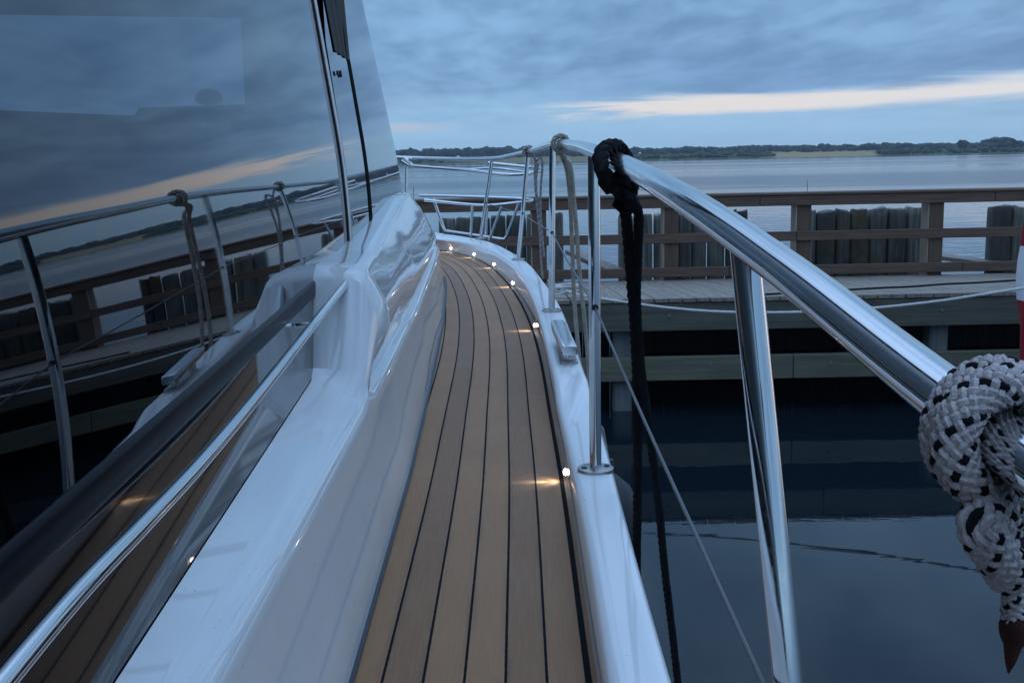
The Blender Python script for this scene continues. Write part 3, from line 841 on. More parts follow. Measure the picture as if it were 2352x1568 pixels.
def windows():
    # aft pane, built in metres: from behind the camera to the mullion
    ym = onwall(740, 0)[1]; ymb = onwall(797, 520)[1]
    def quad(Ya0, Ya1, Yb0, Yb1, z0, z1, off=0.0, t=.006):
        n = np.array([1, WA, WT]); n = n / np.linalg.norm(n); mb = MB()
        nz = 44; pts = []
        for i in range(nz):
            u = (i / (nz - 1)) ** 1.5; z = z0 + (z1 - z0) * u
            for Y in np.linspace(Ya0 + (Yb0 - Ya0) * u, Ya1 + (Yb1 - Ya1) * u, 12): pts.append(P(wx(Y, z) + off, Y, z))
        mb.add(pts, [(i * 12 + j, i * 12 + j + 1, (i + 1) * 12 + j + 1, (i + 1) * 12 + j) for i in range(nz - 1) for j in range(11)])
        return mb
    build('window_pane', quad(-4.8, ymb - .0, -4.8, ym, -.232, 1.25), M_glass, yacht)
    for dy, r in ((0, .0062), (.016, .0030)):
        fr = MB()
        a = P(wx(ymb, -.22) + .006, ymb + dy, -.22); b = P(wx(ym, 1.246) + .006, ym + dy, 1.25)
        q = []
        for u in np.linspace(0, 1, 24): z = -.22 + 1.47 * u; Y = ymb + (ym - ymb) * u + dy; q.append(P(wx(Y, z) + .005, Y, z))
        fr.tube(q, r, 10); build('window_mullion', fr, M_dirtysteel, yacht)
    # sliding pane with the curtain gap above it
    y2b, y2t = onwall(838, 420)[1], onwall(798, 140)[1]
    zt = onwall(798, 140)[2] - EYE
    zl = onwall(768, 118)[2] - EYE; yl = onwall(768, 118)[1]
    mb = MB(); n = []
    prof = [(ymb + .014, -.232), (y2b - .02, -.225), (y2t - .012, zt), (yl, zl), (ym + .05, .50), (ym + .014, .60)]
    mb = quad(ymb + .014, y2b - .05, ymb + .014 + (ym - ymb) * .6, y2t - .03, -.232, zt, .003)
    A = onwall(739, -6); up = [(ymb + .014 + (ym - ymb) * .6, zt), (y2t - .03, zt), (yl, zl), (A[1], A[2] - EYE)]
    mb.add([P(wx(Y, z) + .003, Y, z) for Y, z in up], [tuple(range(len(up)))])
    build('sliding_pane', mb, M_glass, yacht)
    mb = MB(); c = onwall(782, 170, .006)
    mb.disc(c, (1, WA, WT), .010, 14, .008); o = build('window_catch', mb, M_seal, yacht)
    build('catch_knob', MB().disc(onwall(775, 168, .008), (1, WA, WT), .007, 12, .006), M_seal, o)
    mb = MB(); a = P(wx(y2b, -.235) + .001, y2b, -.235); b = P(wx(y2t, zt) + .001, y2t, zt + .0); c_ = P(wx(y2t, 1.246) + .001, y2t, 1.25)
    secs = []
    for u in np.linspace(0, 1, 30):
        z = -.235 + 1.485 * u; t = min(1, (z + .235) / (zt + .235)); Y = y2b + (y2t - y2b) * t
        secs.append([P(wx(Y + d, z) + o, Y + d, z) for d, o in ((-.05, .001), (-.046, .005), (.062, .005), (.066, .001))])
    mb.loft(secs)
    build('window_seal', mb, M_matte, yacht)
    # forward pane up to the raked pillar
    mb = quad(y2b + .022, yfront(-.22), y2t + .022, yfront(1.25), -.22, 1.25, .0)
    build('window_pane', mb, M_glass, yacht)
    # pleated curtain hanging just inside the gap
    mb = MB(); secs = []
    for i in range(49):
        u = i / 48; row = []
        for t in np.linspace(0, 1, 8):
            L = (769 - 33 * t, 117 - 123 * t - 50 * t); R_ = (804 - 19 * t, 140 - 146 * t - 50 * t)
            row.append(onwall(L[0] + (R_[0] - L[0]) * u, L[1] + (R_[1] - L[1]) * u, .006 + .0016 * math.sin(u * 22)))
        secs.append(row)
    mb.loft(secs); build('curtain', mb, M_curtain, yacht)
windows()

def cabin_shell():
    # dark shell behind the glass: far side, roof, floor, raked windscreen frame
    mb = MB(); xi = -4.6
    ya = -4.9
    def xs(Y, z): return wx(Y, z) - .02
    mb.add([P(xi, ya, -.6), P(xi, 6.3, -.6), P(xi, 6.3, 1.25), P(xi, ya, 1.25)], [(0, 1, 2, 3)])
    mb.add([P(xs(ya, -.6), ya, -.6), P(xs(5.3, -.6), 6.3, -.6), P(xi, 6.3, -.6), P(xi, ya, -.6)], [(0, 1, 2, 3)])
    mb.add([P(xs(ya, -.6), ya, -.6), P(xs(ya, 1.25), ya, 1.25), P(xi, ya, 1.25), P(xi, ya, -.6)], [(0, 1, 2, 3)])
    build('cabin_lining', mb, M_dark, yacht)
    # front bulkhead with a windscreen opening
    n = None
    def wsx(px, py):                  # point on the raked front plane along a line of sight
        z0, y0 = bl[2] - EYE, bl[1]; z1, y1 = tl[2] - EYE, tl[1]; m = (y1 - y0) / (z1 - z0)
        v = ray(px, py); k = (y0 - m * z0) / (v[1] - m * v[2]); return v * k + EYEV
    def wf(x, z): return P(x, yfront(z) - .02, z)
    A = wsx(563, 240) - EYEV; B = wsx(553, 42) - EYEV; C = wsx(-40, 34) - EYEV; D_ = wsx(-40, 252) - EYEV; E1 = wsx(310, 266) - EYEV; E2 = wsx(318, 248) - EYEV
    hole = [A, E2, E1, D_, C, B]
    outer_lo = [wf(wx(6.2, 0) + .02, -.8) - EYEV, wf(xi, -.8) - EYEV]; outer_hi = [wf(wx(4, 1.2) - .01, 1.25) - EYEV, wf(xi, 1.25) - EYEV]
    mb = MB()
    def seg(*pts): mb.add([p + EYEV for p in pts], [tuple(range(len(pts)))])
    edge = []
    for z in np.linspace(-.8, 1.25, 22): edge.append(P(wx(yfront(z), max(z, -.234)) - .012, yfront(z) - .02, z) - EYEV)
    outer_hi[0] = edge[-1]; outer_lo[0] = edge[0]
    seg(*edge, B, A)
    seg(outer_hi[0], B, C, outer_hi[1])
    seg(outer_hi[1], C, D_, outer_lo[1])
    seg(outer_lo[1], D_, E1, E2, A, outer_lo[0])
    build('windscreen_frame', mb, M_dark, yacht, 0)
    # helm seat head showing in the windscreen
    mb = MB(); c = (wsx(492, 232)); rr = .055
    vs = [c + np.array([p[0] * rr * 1.25, p[1] * .05 - .10, p[2] * rr * (1 if p[2] > 0 else .5) * (1 + .15 * mnoise.noise(Vector(p * 3)))]) for p in ICO2[0]]
    mb.add(vs, ICO2[1]); mb.tube([c + [0, -.10, -.05], c + [0, -.10, -.7]], .04, 8)
    build('helm_seat', mb, M_dark, yacht)
    mb = MB()
    q = [P(wx(-4.9, 1.25) + .02, -4.9, 1.25), P(wx(3, 1.25) + .02, yfront(1.25) + .1, 1.25), P(-4.62, yfront(1.25) + .1, 1.25), P(-4.62, -4.9, 1.25)]
    mb.add(q + [p + np.array([0, 0, .06]) for p in q], [(0, 3, 2, 1), (4, 5, 6, 7), (0, 1, 5, 4), (1, 2, 6, 5), (2, 3, 7, 6), (3, 0, 4, 7)])
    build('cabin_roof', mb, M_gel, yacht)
cabin_shell()

# --- white coaming at the foot of the wall, rising into the coachroof
def coaming():
    mb = MB(); secs = []
    def zb(Y): return -.420
    def low(Y):
        xg = wx(Y, -.405) + .001; xl = lipx(Y); fx = footx(Y); zf = ZD[0] + ZD[1] * Y
        top = [P(xg + (xl - .030 - xg) * t, Y, -.404 - .033 * t) for t in (0, .2, .4, .6, .8, 1.0)] + [P(xl - .025, Y, -.4385), P(xl - .021, Y, -.440), P(xl - .013, Y, -.4445)]
        return top + [P(xl - .006, Y, -.452), P(xl - .001, Y, -.462), P(xl + .0005, Y, LIPZ - .004)] + side(Y, xl, fx, zf)
    def side(Y, xl, fx, zf):
        return [P(xl + .001, Y, LIPZ - .018), P(xl * .72 + fx * .28, Y, LIPZ * .72 + zf * .28), P(xl * .3 + fx * .7, Y, LIPZ * .3 + zf * .7), P(fx + .005, Y, zf + .01), P(fx + .004, Y, zf - .02)]
    xo_t = [(2.2, -.286), (3.0, -.345), (4.0, -.408), (5.0, -.465), (5.8, -.500)]
    def xo(Y): return float(np.interp(Y, [a for a, b in xo_t], [b for a, b in xo_t]))
    zo_t = [(2.2, -.218), (2.7, -.224), (3.3, -.215), (4.0, -.200), (5.0, -.172), (5.8, -.178)]
    def zo(Y): return float(np.interp(Y, [a for a, b in zo_t], [b for a, b in zo_t]))
    def high(Y, dx=0.0, dz=0.0, xin=None, cut=1.0):
        zg = zo(Y) + .012; xg = wx(Y, zg) - .01 if xin is None else xin; xl = lipx(Y) + dx; fx = footx(Y) + dx; zf = ZD[0] + ZD[1] * Y; o = xo(Y) + dx; z = zo(Y) + dz
        b = max(0, 1 - (Y - 2.2) / 1.6)
        m1 = o * .45 + xl * .55 + .010 + .026 * b
        return [P(xg, Y, zg + dz), P(o - .026, Y, z + .008), P(o - .009, Y, z + .003), P(o - .001, Y, z - .004), P(o + .004, Y, z - .015), P((o + m1) / 2 + .009, Y, (z - .015 - .325 + dz * .6) / 2), P(m1, Y, -.325 + dz * .6), P((m1 + xl - .012) / 2 + .004, Y, -.368 + dz * .5), P(xl - .012 + .004 * b, Y, -.405 + dz * .4), P(xl - .020, Y, -.445), P(xl - .006, Y, -.453), P(xl + .001, Y, LIPZ)] + side(Y, xl, fx, zf)
    for Y in list(np.linspace(-5, 1.9, 36)) + [2.0, 2.05]: secs.append(low(Y))
    h = high(2.2)
    # foot of the end face, the seam half way up it, and its chamfered top
    s1 = [np.array(p) for p in h]
    for i, (xx, zz) in enumerate(((wx(2.13, -.385), -.388), (-.345, -.390), (-.315, -.391), (-.300, -.393), (-.288, -.397), (-.282, -.402), (-.278, -.410), (-.276, -.420), (-.275, -.432), (-.2745, -.442), (-.274, -.455))):
        s1[i][1] = 2.10
        if xx is not None: s1[i][0] = xx; s1[i][2] = zz + EYE
    secs.append(s1)
    s2 = [np.array(p) for p in high(2.2)]
    for i, (xx, zz) in enumerate(((wx(2.2, -.25), -.262), (-.352, -.232), (-.310, -.228), (-.296, -.234), (-.288, -.246), (-.272, -.285), (-.263, -.325), (-.268, -.365), (-.276, -.400))): s2[i][0] = xx; s2[i][2] = zz + EYE
    for p in s2: p[1] = 2.18
    secs.append(s2)
    s3 = [p * .35 + q * .65 for p, q in zip(s2, high(2.24))]
    for p in s3: p[1] = 2.20
    secs.append(s3)
    for Y in np.linspace(2.26, 5.7, 44): secs.append(high(Y))
    # nose turning in towards the centre line
    for Y, dx, dz in ((5.95, -.015, -.004), (6.15, -.045, -.012), (6.32, -.10, -.022), (6.45, -.18, -.034), (6.56, -.30, -.05), (6.66, -.50, -.07), (6.74, -.85, -.09), (6.78, -1.35, -.10)):
        secs.append(high(Y, dx, dz, xin=min(-.66 + dx, -.66)))
    mb.loft([s[::-1] for s in secs])
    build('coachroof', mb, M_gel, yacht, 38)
    # fore part of the coachroof top, across to the far side
    mb = MB()
    row = [s[0] for s in secs if s[0][1] > 5.6]
    mb.loft([[p, np.array([2 * CLX - p[0] - .2, p[1], p[2] - .004])] for p in row])
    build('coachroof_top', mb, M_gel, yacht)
    # dark caulking strip along the foot of the coaming
    mb = MB(); q = []
    for Y in np.linspace(-5, 6.4, 90):
        x = footx(Y); z = ZD[0] + ZD[1] * Y
        q.append([P(x + .012, Y, z + .002), P(x + .012, Y, z + .004), P(x + .0005, Y, z + .006), P(x - .004, Y, z + .006)])
    mb.loft(q); build('deck_seam', mb, M_seal, yacht)
coaming()

def handrail():
    pts = [P(-.262, -.5, -.30), P(-.259, .2, -.292)]
    for px, py in ((0, 1522), (157, 1369), (314, 1224), (431, 1106), (557, 953), (660, 822)):
        v = ray(px, py); k = -(WD - .030) / (v[0] + WA * v[1]); pts.append(v * k + EYEV)
    pts.append(at(728, 735, 1.93)); pts.append(at(798, 646, 2.2))
    for _ in range(2): pts[2:-2] = [(a + b * 2 + c) / 4 for a, b, c in zip(pts[1:-3], pts[2:-2], pts[3:-1])]
    pts = catmull(pts, 10); mb = MB(); mb.tube(pts, .0078, 16)
    o = build('handrail', mb, M_steel, yacht)
    for Y in (-.1, 1.9):
        k = min(range(len(pts)), key=lambda i: abs(pts[i][1] - Y)); p = pts[k]
        build('handrail_bracket', MB().tube([p, p + np.array([-.045, 0, -.004])], .004, 8), M_steel, o)
handrail()

# --- guard rail, stanchions, wire
rail_px = [(2180, 915, .56), (1800, 618, .83), (1572, 458, 1.16), (1424, 374, 1.75), (1363, 347, 2.31), (1318, 334, 3.2), (1272, 331, 4.4), (1213, 348, 6.4), (1165, 359.5, 7.3), (1130, 364.5, 7.84), (1060, 365.5, 8.55), (985, 364, 9.05), (933, 362.5, 9.3), (860, 361, 9.55)]
rail_pts = [at(x, y, Y) for x, y, Y in rail_px]
p0 = rail_pts[0]
rail_pts = [P(.29, -1.5, -.30), P(.262, -.4, -.235), P(.240, .2, -.165)] + rail_pts + [P(-1.5, 9.95, -.02), P(-1.95, 10.02, -.02), P(-2.6, 9.85, -.02), P(-3.2, 9.0, -.02), P(-3.7, 7.6, -.02)]
railc = catmull(rail_pts, 14)
mb = MB().tube(railc, .0150, 24)
build('guard_rail', mb, M_steel, yacht)
def railpoint(Y): return min(railc[:-60], key=lambda p: abs(p[1] - Y))

def stanchion(top, base, r=.0125, flange=.038):
    mb = MB(); d = (base - top) / np.linalg.norm(base - top)
    mb.tube([top, top * .5 + base * .5, base], [r, r, r], 18)
    o = build('stanchion', mb, M_steel, yacht)
    mb = MB(); mb.tube([base - [0, 0, .004], base + [0, 0, .003], base + [0, 0, .005]], [flange, flange, flange - .004], 26)
    f = build('stanchion_base', mb, M_dirtysteel, o)
    for a in (0.3, 3.44): build('screw', MB().disc(base + np.array([math.cos(a) * flange * .68, math.sin(a) * flange * .68, .0055]), (0, 0, 1), .006, 12, .003), M_seal, o)
    return o
st_defs = [((1690, 575), .905, None), ((1364, 352), 2.31, (1368, 1079)), ((1269, 336), 4.4, (1267, 714)), ((1213, 349), 6.4, (1191, 596)), ((1130, 366), 7.84, (1104, 548)), ((933, 364), 9.3, None)]
grom = []
for k, (tp, Y, bp_) in enumerate(st_defs):
    top = at(*tp, Y)
    if k == 0:
        top = railpoint(.93)
        low = at(1811, 1568, .86); d = (low - top); base = top + d * ((EYE + ZCA[0] + .012 - top[2]) / d[2])
    elif k == 5:
        base = np.array([top[0] - .02, top[1] + .02, capz(top[1])]) ; base = at(929.5, 500, 9.25); base[2] = EYE - .56
    else:
        base = atz(*bp_, *(ZCA if k == 1 else ZCF)); base[2] += .002
    stanchion(top, base)
    grom.append((top, base))

def on_st(k, py_frac):
    a, b = grom[k]; return a + (b - a) * py_frac
wire_pts = []
mb = MB()
g3 = on_st(3, (490 - 349) / (596 - 349.)); g2 = on_st(2, (533 - 336) / (714 - 336.)); g1 = on_st(1, .475); g4 = on_st(4, .55)
g0 = at(1752, 1568, .86); g00 = g0 + (g0 - g1) * .35
wl = [g4, g3, g2, g1, g0, g00, P(.27, -1.0, -.62)]
for a, b in zip(wl, wl[1:]):
    mid = (a + b) / 2; mid[2] -= .004; mb.tube(catmull([a, mid, b], 6), .0024, 8)
build('lifeline_wire', mb, M_wire, yacht)
for g in (g1, g2, g3, g4):
    mb = MB(); mb.tube([g + np.array([-.003, -.020, .002]), g + np.array([.004, .0, 0]), g + np.array([.003, -.004, 0])], .0065, 10)
    mb = MB(); mb.tube([g + [0, .015, 0], g - [0, .0155, 0]], .0068, 12)
    build('wire_grommet', mb, M_seal, yacht)

# --- cleat on the gunwale
def cleat():
    b = atz(1303, 846, *ZCF); z0 = b[2]
    ax = np.array([-.045, 1.0, .055]); ax /= np.linalg.norm(ax); sx = np.cross(ax, [0, 0, 1]); sx /= np.linalg.norm(sx); up = np.cross(sx, ax)
    e0 = at(1308, 806, 3.27); 
    mb = MB(); secs = []
    for t, sc in ((0, .86), (.008, 1.0), (.10, 1.0), (.36, .98), (.40, .85)):
        c = e0 + ax * t
        secs.append([c + sx * (.024 * sc * abs(math.cos(a)) ** .35 * (1 if math.cos(a) > 0 else -1)) + up * (.016 * sc * abs(math.sin(a)) ** .35 * (1 if math.sin(a) > 0 else -1)) for a in [2 * math.pi * i / 18 for i in range(18)]])
    mb.loft(secs, True, 0, True)
    o = build('cleat', mb, M_satin, yacht)
    for t in (.07, .30):
        c = e0 + ax * t; build('cleat_post', MB().tube([c - [0, 0, .01], np.array([c[0], c[1], z0 + .01])], .013, 12), M_satin, o)
    mb = MB(); c0 = np.array([e0[0], e0[1] + .07, z0]); mb.bbox(c0 - [.028, .035, .006], c0 + [.028, .28, .012], .006)
    build('cleat_foot', mb, M_dirtysteel, o)
cleat()

# --- deck lights in the inner face of the bulwark
def deck_lights():
    pl = (ZD[0] + .022, ZD[1]); nn = nrm2(footS)
    pts = [atz(x, y, *pl) for x, y in ((1299, 1078), (1229, 747), (1180, 649), (1133, 607), (1087, 583), (1030, 570))]
    for Y in (1.05, -.4): pts.append(np.array([np.interp(Y, footS[:150, 1], footS[:150, 0]) , Y, zlin(pl, Y)]))
    for k, p in enumerate(pts):
        i = int(np.argmin(np.linalg.norm(footS[:, :2] - p[:2], axis=1))); n = np.array([nn[i][0], nn[i][1], 0.0])
        q = np.array([*(footS[i, :2]), p[2]]); 
        # keep the measured place, just proud of the face
        f_, a_ = footS[i, :2], capiS[i, :2]; d_ = a_ - f_; g_ = f_ + d_ * .15 + n[:2] * .002
        q = np.array([g_[0], g_[1], zlin(ZD, g_[1]) + .022])
        mb = MB(); r = .0085
        mb.add([q + v * r * .95 - n * (v @ n) * r * .3 for v in ICO2[0]], ICO2[1]); o = build('deck_light', mb, M_led, yacht)
        mb = MB(); mb.tube([q - n * .016, q - n * .001], .0105, 20); build('bezel', mb, M_dirtysteel, o)
        ld = bpy.data.lights.new('deck_lamp', 'SPOT'); ld.energy = 1.2; ld.spot_size = RAD(30); ld.spot_blend = .9; ld.shadow_soft_size = .003; ld.color = (.66, .86, 1.0)
        lo = bpy.data.objects.new('deck_lamp', ld); COL.objects.link(lo); lo.parent = o
        lo.location = tuple(q + n * .012 - np.array(root_loc(o)))
        l2 = bpy.data.lights.new('deck_glow', 'SPOT'); l2.energy = .34; l2.spot_size = RAD(120); l2.spot_blend = 1.0; l2.shadow_soft_size = .006; l2.color = (.75, .90, 1.0)
        lo2 = bpy.data.objects.new('deck_glow', l2); COL.objects.link(lo2); lo2.parent = o; lo2.location = tuple(q + n * .012 - np.array(root_loc(o)))
        lo2.rotation_euler = Vector((float(n[0]), float(n[1]), -.55)).to_track_quat('-Z', 'Y').to_euler()
        dd = Vector((float(n[0]), float(n[1]), -.42)); lo.rotation_euler = dd.to_track_quat('-Z', 'Y').to_euler()
deck_lights()

# --- stainless fender basket on the bow rail
def basket():
    r = .0115
    def tubeq(q, rr=r, n=8): return MB().tube(catmull(q, n), rr, 12)
    up = [at(*c4(385, 352), 9.25), at(*c4(450, 380), 9.1), at(*c4(930, 417), 8.6), at(*c4(1280, 458), 8.3), at(*c4(1480, 452), 8.35), at(*c4(1600, 432), 8.6), at(*c4(1640, 412), 8.8), at(*c4(1560, 395), 9.0), at(*c4(1480, 386), 9.1), at(*c4(1130, 350), 9.3)]
    o = build('fender_basket', tubeq(up), M_steel, yacht)
    q = [at(*c4(930, 415), 8.6), at(*c4(1130, 400), 8.8), at(*c4(1300, 412), 8.9), at(*c4(1480, 436), 8.7), at(*c4(1600, 432), 8.6)]
    build('basket_ring', tubeq(q, .009), M_steel, o)
    q = [at(*c4(480, 655), 9.2), at(*c4(840, 664), 9.1), at(*c4(1440, 686), 9.0), at(*c4(1535, 706), 8.7), at(*c4(1400, 722), 8.4), at(*c4(1070, 748), 8.3), at(*c4(530, 700), 8.5)]
    build('basket_ring', tubeq(q), M_steel, o)
    q = [at(*c4(610, 685), 8.5), at(*c4(700, 940), 8.45), at(*c4(720, 985), 8.45), at(*c4(770, 995), 8.45), at(*c4(1230, 1062), 8.4), at(*c4(1275, 1068), 8.4), at(*c4(1300, 1030), 8.4), at(*c4(1412, 735), 8.4)]
    build('basket_frame', MB().tube(q, r, 12), M_steel, o)
    for a, b in (((978, 752), (962, 1040)), ((1112, 770), (1103, 1025)), ((1262, 738), (1132, 1078))):
        mb = MB().tube([at(*c4(*a), 8.35), at(*c4(*b), 8.35)], r * .95, 12); build('basket_bar', mb, M_steel, o)
    mb = MB(); c = at(*c4(385, 345), 9.25); mb.tube([c + [-.05, 0, .03], c + [.02, 0, -.03]], [.035, .02], 12); build('basket_clamp', mb, M_steel, o)
basket()

# ------------------------------------------------------------------ ropes
def helix_on_rail(Yc, turns, rr, rope_r, adv, start=0.0):
    k = min(range(len(railc)), key=lambda i: abs(railc[i][1] - Yc)); c = railc[k]
    t = railc[k + 1] - railc[k - 1]; t /= np.linalg.norm(t)
    n = np.array([0, 0, 1.0]); n -= t * (n @ t); n /= np.linalg.norm(n); b = np.cross(t, n)
    out = []; N = int(turns * 18)
    for i in range(N + 1):
        u = i / N; a = start + u * turns * 2 * math.pi
        out.append(c + t * (adv * (u - .5)) + (n * math.cos(a) + b * math.sin(a)) * (rr + rope_r))
    return out, c, t, n, b

# black line with a knot, hitched to the rail
def black_line():
    t = thing('black_rope', at(1410, 345, 1.8), 'black rope hitched round the steel rail with a knot, hanging in two strands', 'rope')
    R0 = .0125
    lp, c, tt, n, b = helix_on_rail(1.80, 1.05, .015, R0, -.030, 2.4)
    D = lambda x, y, d: at(x, y, d)
    loop = catmull([D(1434, 420, 1.74), D(1400, 432, 1.74), D(1388, 400, 1.74), D(1380, 372, 1.76), D(1384, 348, 1.79), D(1400, 338, 1.82), D(1420, 340, 1.87), D(1436, 360, 1.89), D(1440, 390, 1.86), D(1432, 430, 1.8)], 8)
    mb = MB().rope(loop, .0135, 3, 5.2); build('hitch', mb, M_rblack, t)
    kn = catmull([D(1405, 425, 1.74), D(1432, 412, 1.73), D(1452, 425, 1.74), D(1448, 442, 1.75), D(1420, 440, 1.73), D(1410, 418, 1.75), D(1430, 404, 1.77), D(1440, 432, 1.77), D(1424, 462, 1.76), D(1430, 480, 1.76), D(1452, 470, 1.75), D(1436, 450, 1.73)], 8)
    mb = MB().rope(kn, .0125, 3, 5.2); build('knot', mb, M_rblack, t)
    sA = catmull([D(1420, 440, 1.76), D(1432, 470, 1.78), D(1440, 520, 1.80), D(1446, 600, 1.84), D(1456, 720, 1.90), D(1462, 850, 1.98), D(1464, 1000, 2.06), D(1464, 1120, 2.14), D(1462, 1300, 2.24), D(1460, 1500, 2.33)], 8)
    sB = catmull([D(1436, 440, 1.76), D(1458, 466, 1.77), D(1467, 500, 1.78), D(1465, 570, 1.82), D(1462, 680, 1.88), D(1468, 800, 1.95), D(1482, 920, 2.0), D(1498, 1040, 2.04), D(1514, 1170, 2.08), D(1526, 1300, 2.12), D(1545, 1460, 2.17), D(1560, 1600, 2.21), D(1575, 1760, 2.26)], 8)
    build('strand', MB().rope(sA, .0092, 4, 8.0), M_rblack, t)
    build('strand', MB().rope(sB, .0080, 4, 8.0), M_rblack, t)
black_line()

def beige_line():
    t = thing('beige_rope', at(1285, 330, 4.3), 'frayed beige rope tied over the top of the rail and hanging down', 'rope')
    lp, c, tt, n, b = helix_on_rail(3.95, 1.6, .015, .011, .04, 0)
    build('hitch', MB().rope(lp, .0100, 3, 5), M_rbeige, t)
    D = at
    sA = catmull([lp[-1], D(1296, 362, 4.22), D(1310, 380, 4.22), D(1318, 460, 4.26), D(1325, 540, 4.3), D(1332, 640, 4.36), D(1341, 720, 4.42), D(1349, 810, 4.48), D(1354, 900, 4.54), D(1360, 1020, 4.62)], 8)
    sB = catmull([lp[-4], D(1290, 356, 4.24), D(1301, 385, 4.24), D(1309, 450, 4.28), D(1314, 560, 4.33), D(1317, 650, 4.38), D(1321, 720, 4.42), D(1328, 800, 4.46), D(1335, 880, 4.52), D(1342, 980, 4.6)], 8)
    build('strand', MB().rope(sA, .0090, 3, 5), M_rbeige, t)
    build('strand', MB().rope(sB, .0090, 3, 5), M_rbeige, t)
beige_line()

def fleck_line():
    t = thing('flecked_rope', at(1210, 345, 6.4), 'thin grey flecked cord looped over the rail, hanging beside a stanchion', 'rope')
    lp, c, tt, n, b = helix_on_rail(6.35, 1.4, .015, .008, .04, 0)
    build('hitch', MB().braid(lp, .010, 4, 6, 5, (0, 2)), [M_rgrey, M_rblack], t)
    for pts in ([(1222, 352), (1230, 372), (1228, 400), (1232, 460), (1240, 540), (1243, 600), (1246, 640)], [(1230, 372), (1242, 362), (1246, 380), (1243, 420), (1241, 470), (1244, 520), (1248, 570), (1250, 590)], [(1236, 376), (1231, 420), (1236, 470), (1242, 520), (1245, 560)]):
        q = catmull([at(x, y, 6.28 + (y - 350) * .0005) for x, y in pts], 8)
        build('strand', MB().braid(q, .0056, 4, 6, 5, (0,)), [M_rgrey, M_rblack], t)
fleck_line()

def spotted_line():
    t = thing('spotted_rope', at(2240, 980, .53), 'thick cream rope with black flecks wound round the near end of the rail', 'rope')
    R0 = .0094
    k = min(range(len(railc) - 120), key=lambda i: abs(railc[i][1] - .50)); c = railc[k]
    tt = railc[k + 1] - railc[k - 1]; tt /= np.linalg.norm(tt)
    n = np.array([0, 0, 1.0]); n -= tt * (n @ tt); n /= np.linalg.norm(n); b = np.cross(tt, n)     # b: to the left of the rail
    if b[0] > 0: b = -b
    def rp(a, adv, rad=.0246): a = RAD(a); return c + tt * adv + (n * math.cos(a) + b * math.sin(a)) * rad
    D = lambda x, y, d: at(x, y, d)
    # turn 1 (towards the bow): from the outboard side over the top, down the inboard side, under; turn 2 lies behind it
    pts = [rp(-150, .036), rp(-90, .034), rp(-45, .031), rp(0, .027), rp(40, .023), rp(80, .020), rp(115, .016), rp(150, .010), rp(185, .003, .030)]
    pts += [D(2252, 1205, .485), D(2296, 1280, .49), D(2318, 1320, .50)]
    build('turn', MB().braid(catmull(pts, 8), R0, 10, 6.0, 6, (0, 3, 6)), [M_rcream, M_rblack], t)
    pts = [rp(-160, .010), rp(-100, .012), rp(-50, .014), rp(0, .014), rp(45, .011), rp(85, .007), rp(120, .004), rp(155, .002), rp(190, .0, .030), D(2262, 1165, .495), D(2296, 1235, .50)]
    build('turn', MB().braid(catmull(pts, 8), R0, 10, 6.0, 6, (0, 3, 6)), [M_rcream, M_rblack], t)
    pts = [D(2290, 1215, .50), D(2318, 1285, .505), D(2326, 1340, .51), D(2326, 1395, .515), D(2326, 1425, .515)]
    build('tail', MB().braid(catmull(pts, 8), .0048, 6, 6.5, 6), [M_rcream, M_rblack], t)
    q = [D(2326, 1415, .515), D(2328, 1440, .515), D(2326, 1480, .515), D(2320, 1520, .515), D(2316, 1545, .515)]
    build('whipped_end', MB().tube(catmull(q, 5), [.0052 + .0016 * math.sin(math.pi * min(1, i / 10)) - .0048 * max(0, (i - 8) / 12) for i in range(21)], 12), M_whip, t)
spotted_line()

# white mooring line from the jetty edge, with its coil
def white_line():
    t = thing('mooring_line', at(1390, 690, 11.5), 'slack white mooring line running from a coil on the jetty edge', 'mooring line')
    q = [at(1302, 668, 11.75), at(1345, 680, 11.6), at(1385, 686, 11.5), at(1440, 694, 11.35), at(1530, 706, 11.15), at(1640, 715, 11.0), at(1760, 717.5, 10.85), at(1880, 715, 10.7), at(2010, 707, 10.6), at(2150, 692, 10.5), at(2250, 677, 10.45), at(2352, 661, 10.4), at(2600, 620, 10.3)]
    build('line', MB().rope(catmull(q, 8), .0135, 3, 5), M_rwhite, t)
    rng = random.Random(5); pts = []
    c = at(1306, 664, 11.95); c[2] = EYE + JZ + .02
    for i in range(58):
        a = i * .72; r = .075 + .05 * rng.random(); pts.append(c + np.array([math.cos(a) * r * 1.35, math.sin(a) * r * .8, .10 * i / 58 + rng.uniform(0, .015)]))
    build('coil', MB().rope(catmull(pts, 5), .0125, 3, 5), M_rwhite, t)
white_line()

def dark_line():
    q = [at(*c7(300, 1269), 12), at(*c7(480, 1262), 12), at(*c7(1070, 1228), 12), at(*c7(1500, 1206), 12), at(*c7(1750, 1190), 12), at(*c7(2300, 1160), 12), at(*c7(2600, 1146), 12)]
    q = [atz(*c, JZ + .012) for c in (c7(300, 1269), c7(480, 1262), c7(780, 1246), c7(1070, 1229), c7(1300, 1216), c7(1500, 1208), c7(1750, 1189), c7(2000, 1178), c7(2300, 1160), c7(2600, 1146))]
    tag(build('dark_rope', MB().rope(catmull(q, 8), .012, 3, 5), M_rblack), 'long dark rope lying along the grey jetty planks', 'rope')
dark_line()

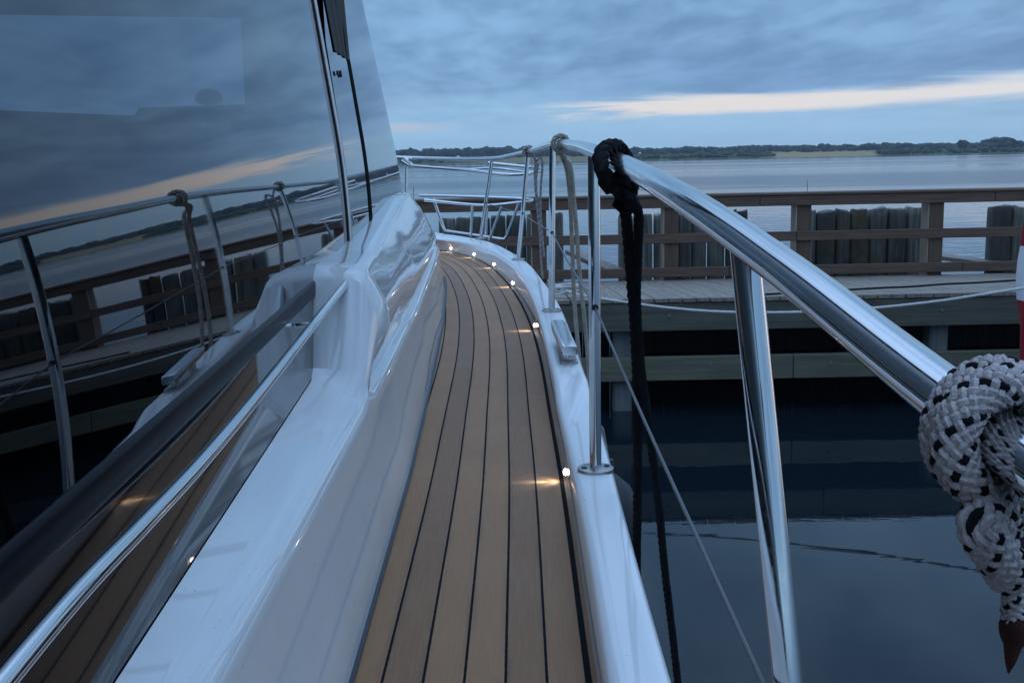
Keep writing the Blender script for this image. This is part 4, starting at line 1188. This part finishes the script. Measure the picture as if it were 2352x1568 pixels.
def fender():
    c = at(1398, 1150, 3.55)
    t = thing('fender', c, 'dark grey fender hanging against the hull below the gunwale', 'fender')
    prof = [(.10, .012), (.085, .03), (.05, .07), (.0, .092), (-.08, .10), (-.35, .10), (-.43, .088), (-.48, .06), (-.52, .02)]
    mb = MB(); mb.tube([c + [0, 0, z] for z, r in prof], [r for z, r in prof], 22); build('body', mb, M_fender, t)
    mb = MB(); mb.tube([c + [0, 0, .09], c + [0, 0, .14]], [.02, .016], 12); build('eye', mb, M_fender, t)
    k = at(1370, 985, 3.3); mb = MB(); mb.rope([c + [0, 0, .13], (c + k) / 2 + [0, 0, .12], k + [-.03, .02, .06]], .005, 3, 5); build('lanyard', mb, M_rgrey, t)
fender()

def flag():
    c = at(2362, 700, 10.75)
    t = thing('furled_flag', c, 'furled red and white flag hanging beside the white mooring line', 'flag')
    def edge(y):
        ys = [470, 520, 545, 600, 660, 690, 760, 850, 900]; xs = [2362, 2353, 2350, 2342, 2337, 2338, 2341, 2346, 2352]
        return float(np.interp(y, ys, xs))
    secs = []; mats = []
    for y in np.linspace(440, 900, 60):
        p = at(edge(y), y, 10.75); w = .12 + .03 * math.sin(y * .03); row = []
        for i in range(18):
            a = 2 * math.pi * i / 18; fold = 1 + .16 * math.sin(3 * a + y * .02)
            row.append(p + np.array([w + math.cos(a) * w * fold, math.sin(a) * w * .7 * fold, 0]))
        secs.append(row)
    mb = MB(); mb.loft(secs, True, 0, True)
    ys = np.linspace(440, 900, 60); k = 0
    for i in range(59):
        for j in range(18):
            a = 2 * math.pi * (j + .5) / 18
            mid = (ys[i] + ys[i + 1]) / 2; low = 688 - 26 * (1 - abs(math.cos(a / 2 + 1.57)))
            mb.m[i * 18 + j] = 1 if 566 + 60 * max(0, math.sin(a * .5 + .2)) * 0 + (30 if abs(a - math.pi) > .9 else 0) < mid < low else 0
    build('flag_cloth', mb, [M_cloth_red, M_cloth_white], t)
    s = at(2440, 760, 10.75); mb = MB(); mb.tube([np.array([s[0] + .05, s[1], -.8]), np.array([s[0] + .02, s[1], 1.2]), np.array([s[0] - .05, s[1], EYE + .35])], .022, 12)
    build('flag_staff', mb, M_rawwood, t)
flag()

# evening air: the far shore fades towards blue
def haze():
    m = bpy.data.materials.new('evening_haze'); m.use_nodes = True; nt = m.node_tree; nt.nodes.clear()
    out = nt_new(nt, 'ShaderNodeOutputMaterial'); v = nt_new(nt, 'ShaderNodeVolumePrincipled')
    v.inputs['Color'].default_value = (0.80, 0.88, 1.0, 1); v.inputs['Density'].default_value = HAZE; v.inputs['Anisotropy'].default_value = 0.0
    lk(nt, v.outputs[0], out.inputs['Volume'])
    mb = MB().box((-1510, -410, -3.0), (1510, 1360, 20.0))
    tag(build('haze', mb, m, smooth_angle=0), kind='stuff')
HAZE = 0.00030
haze()
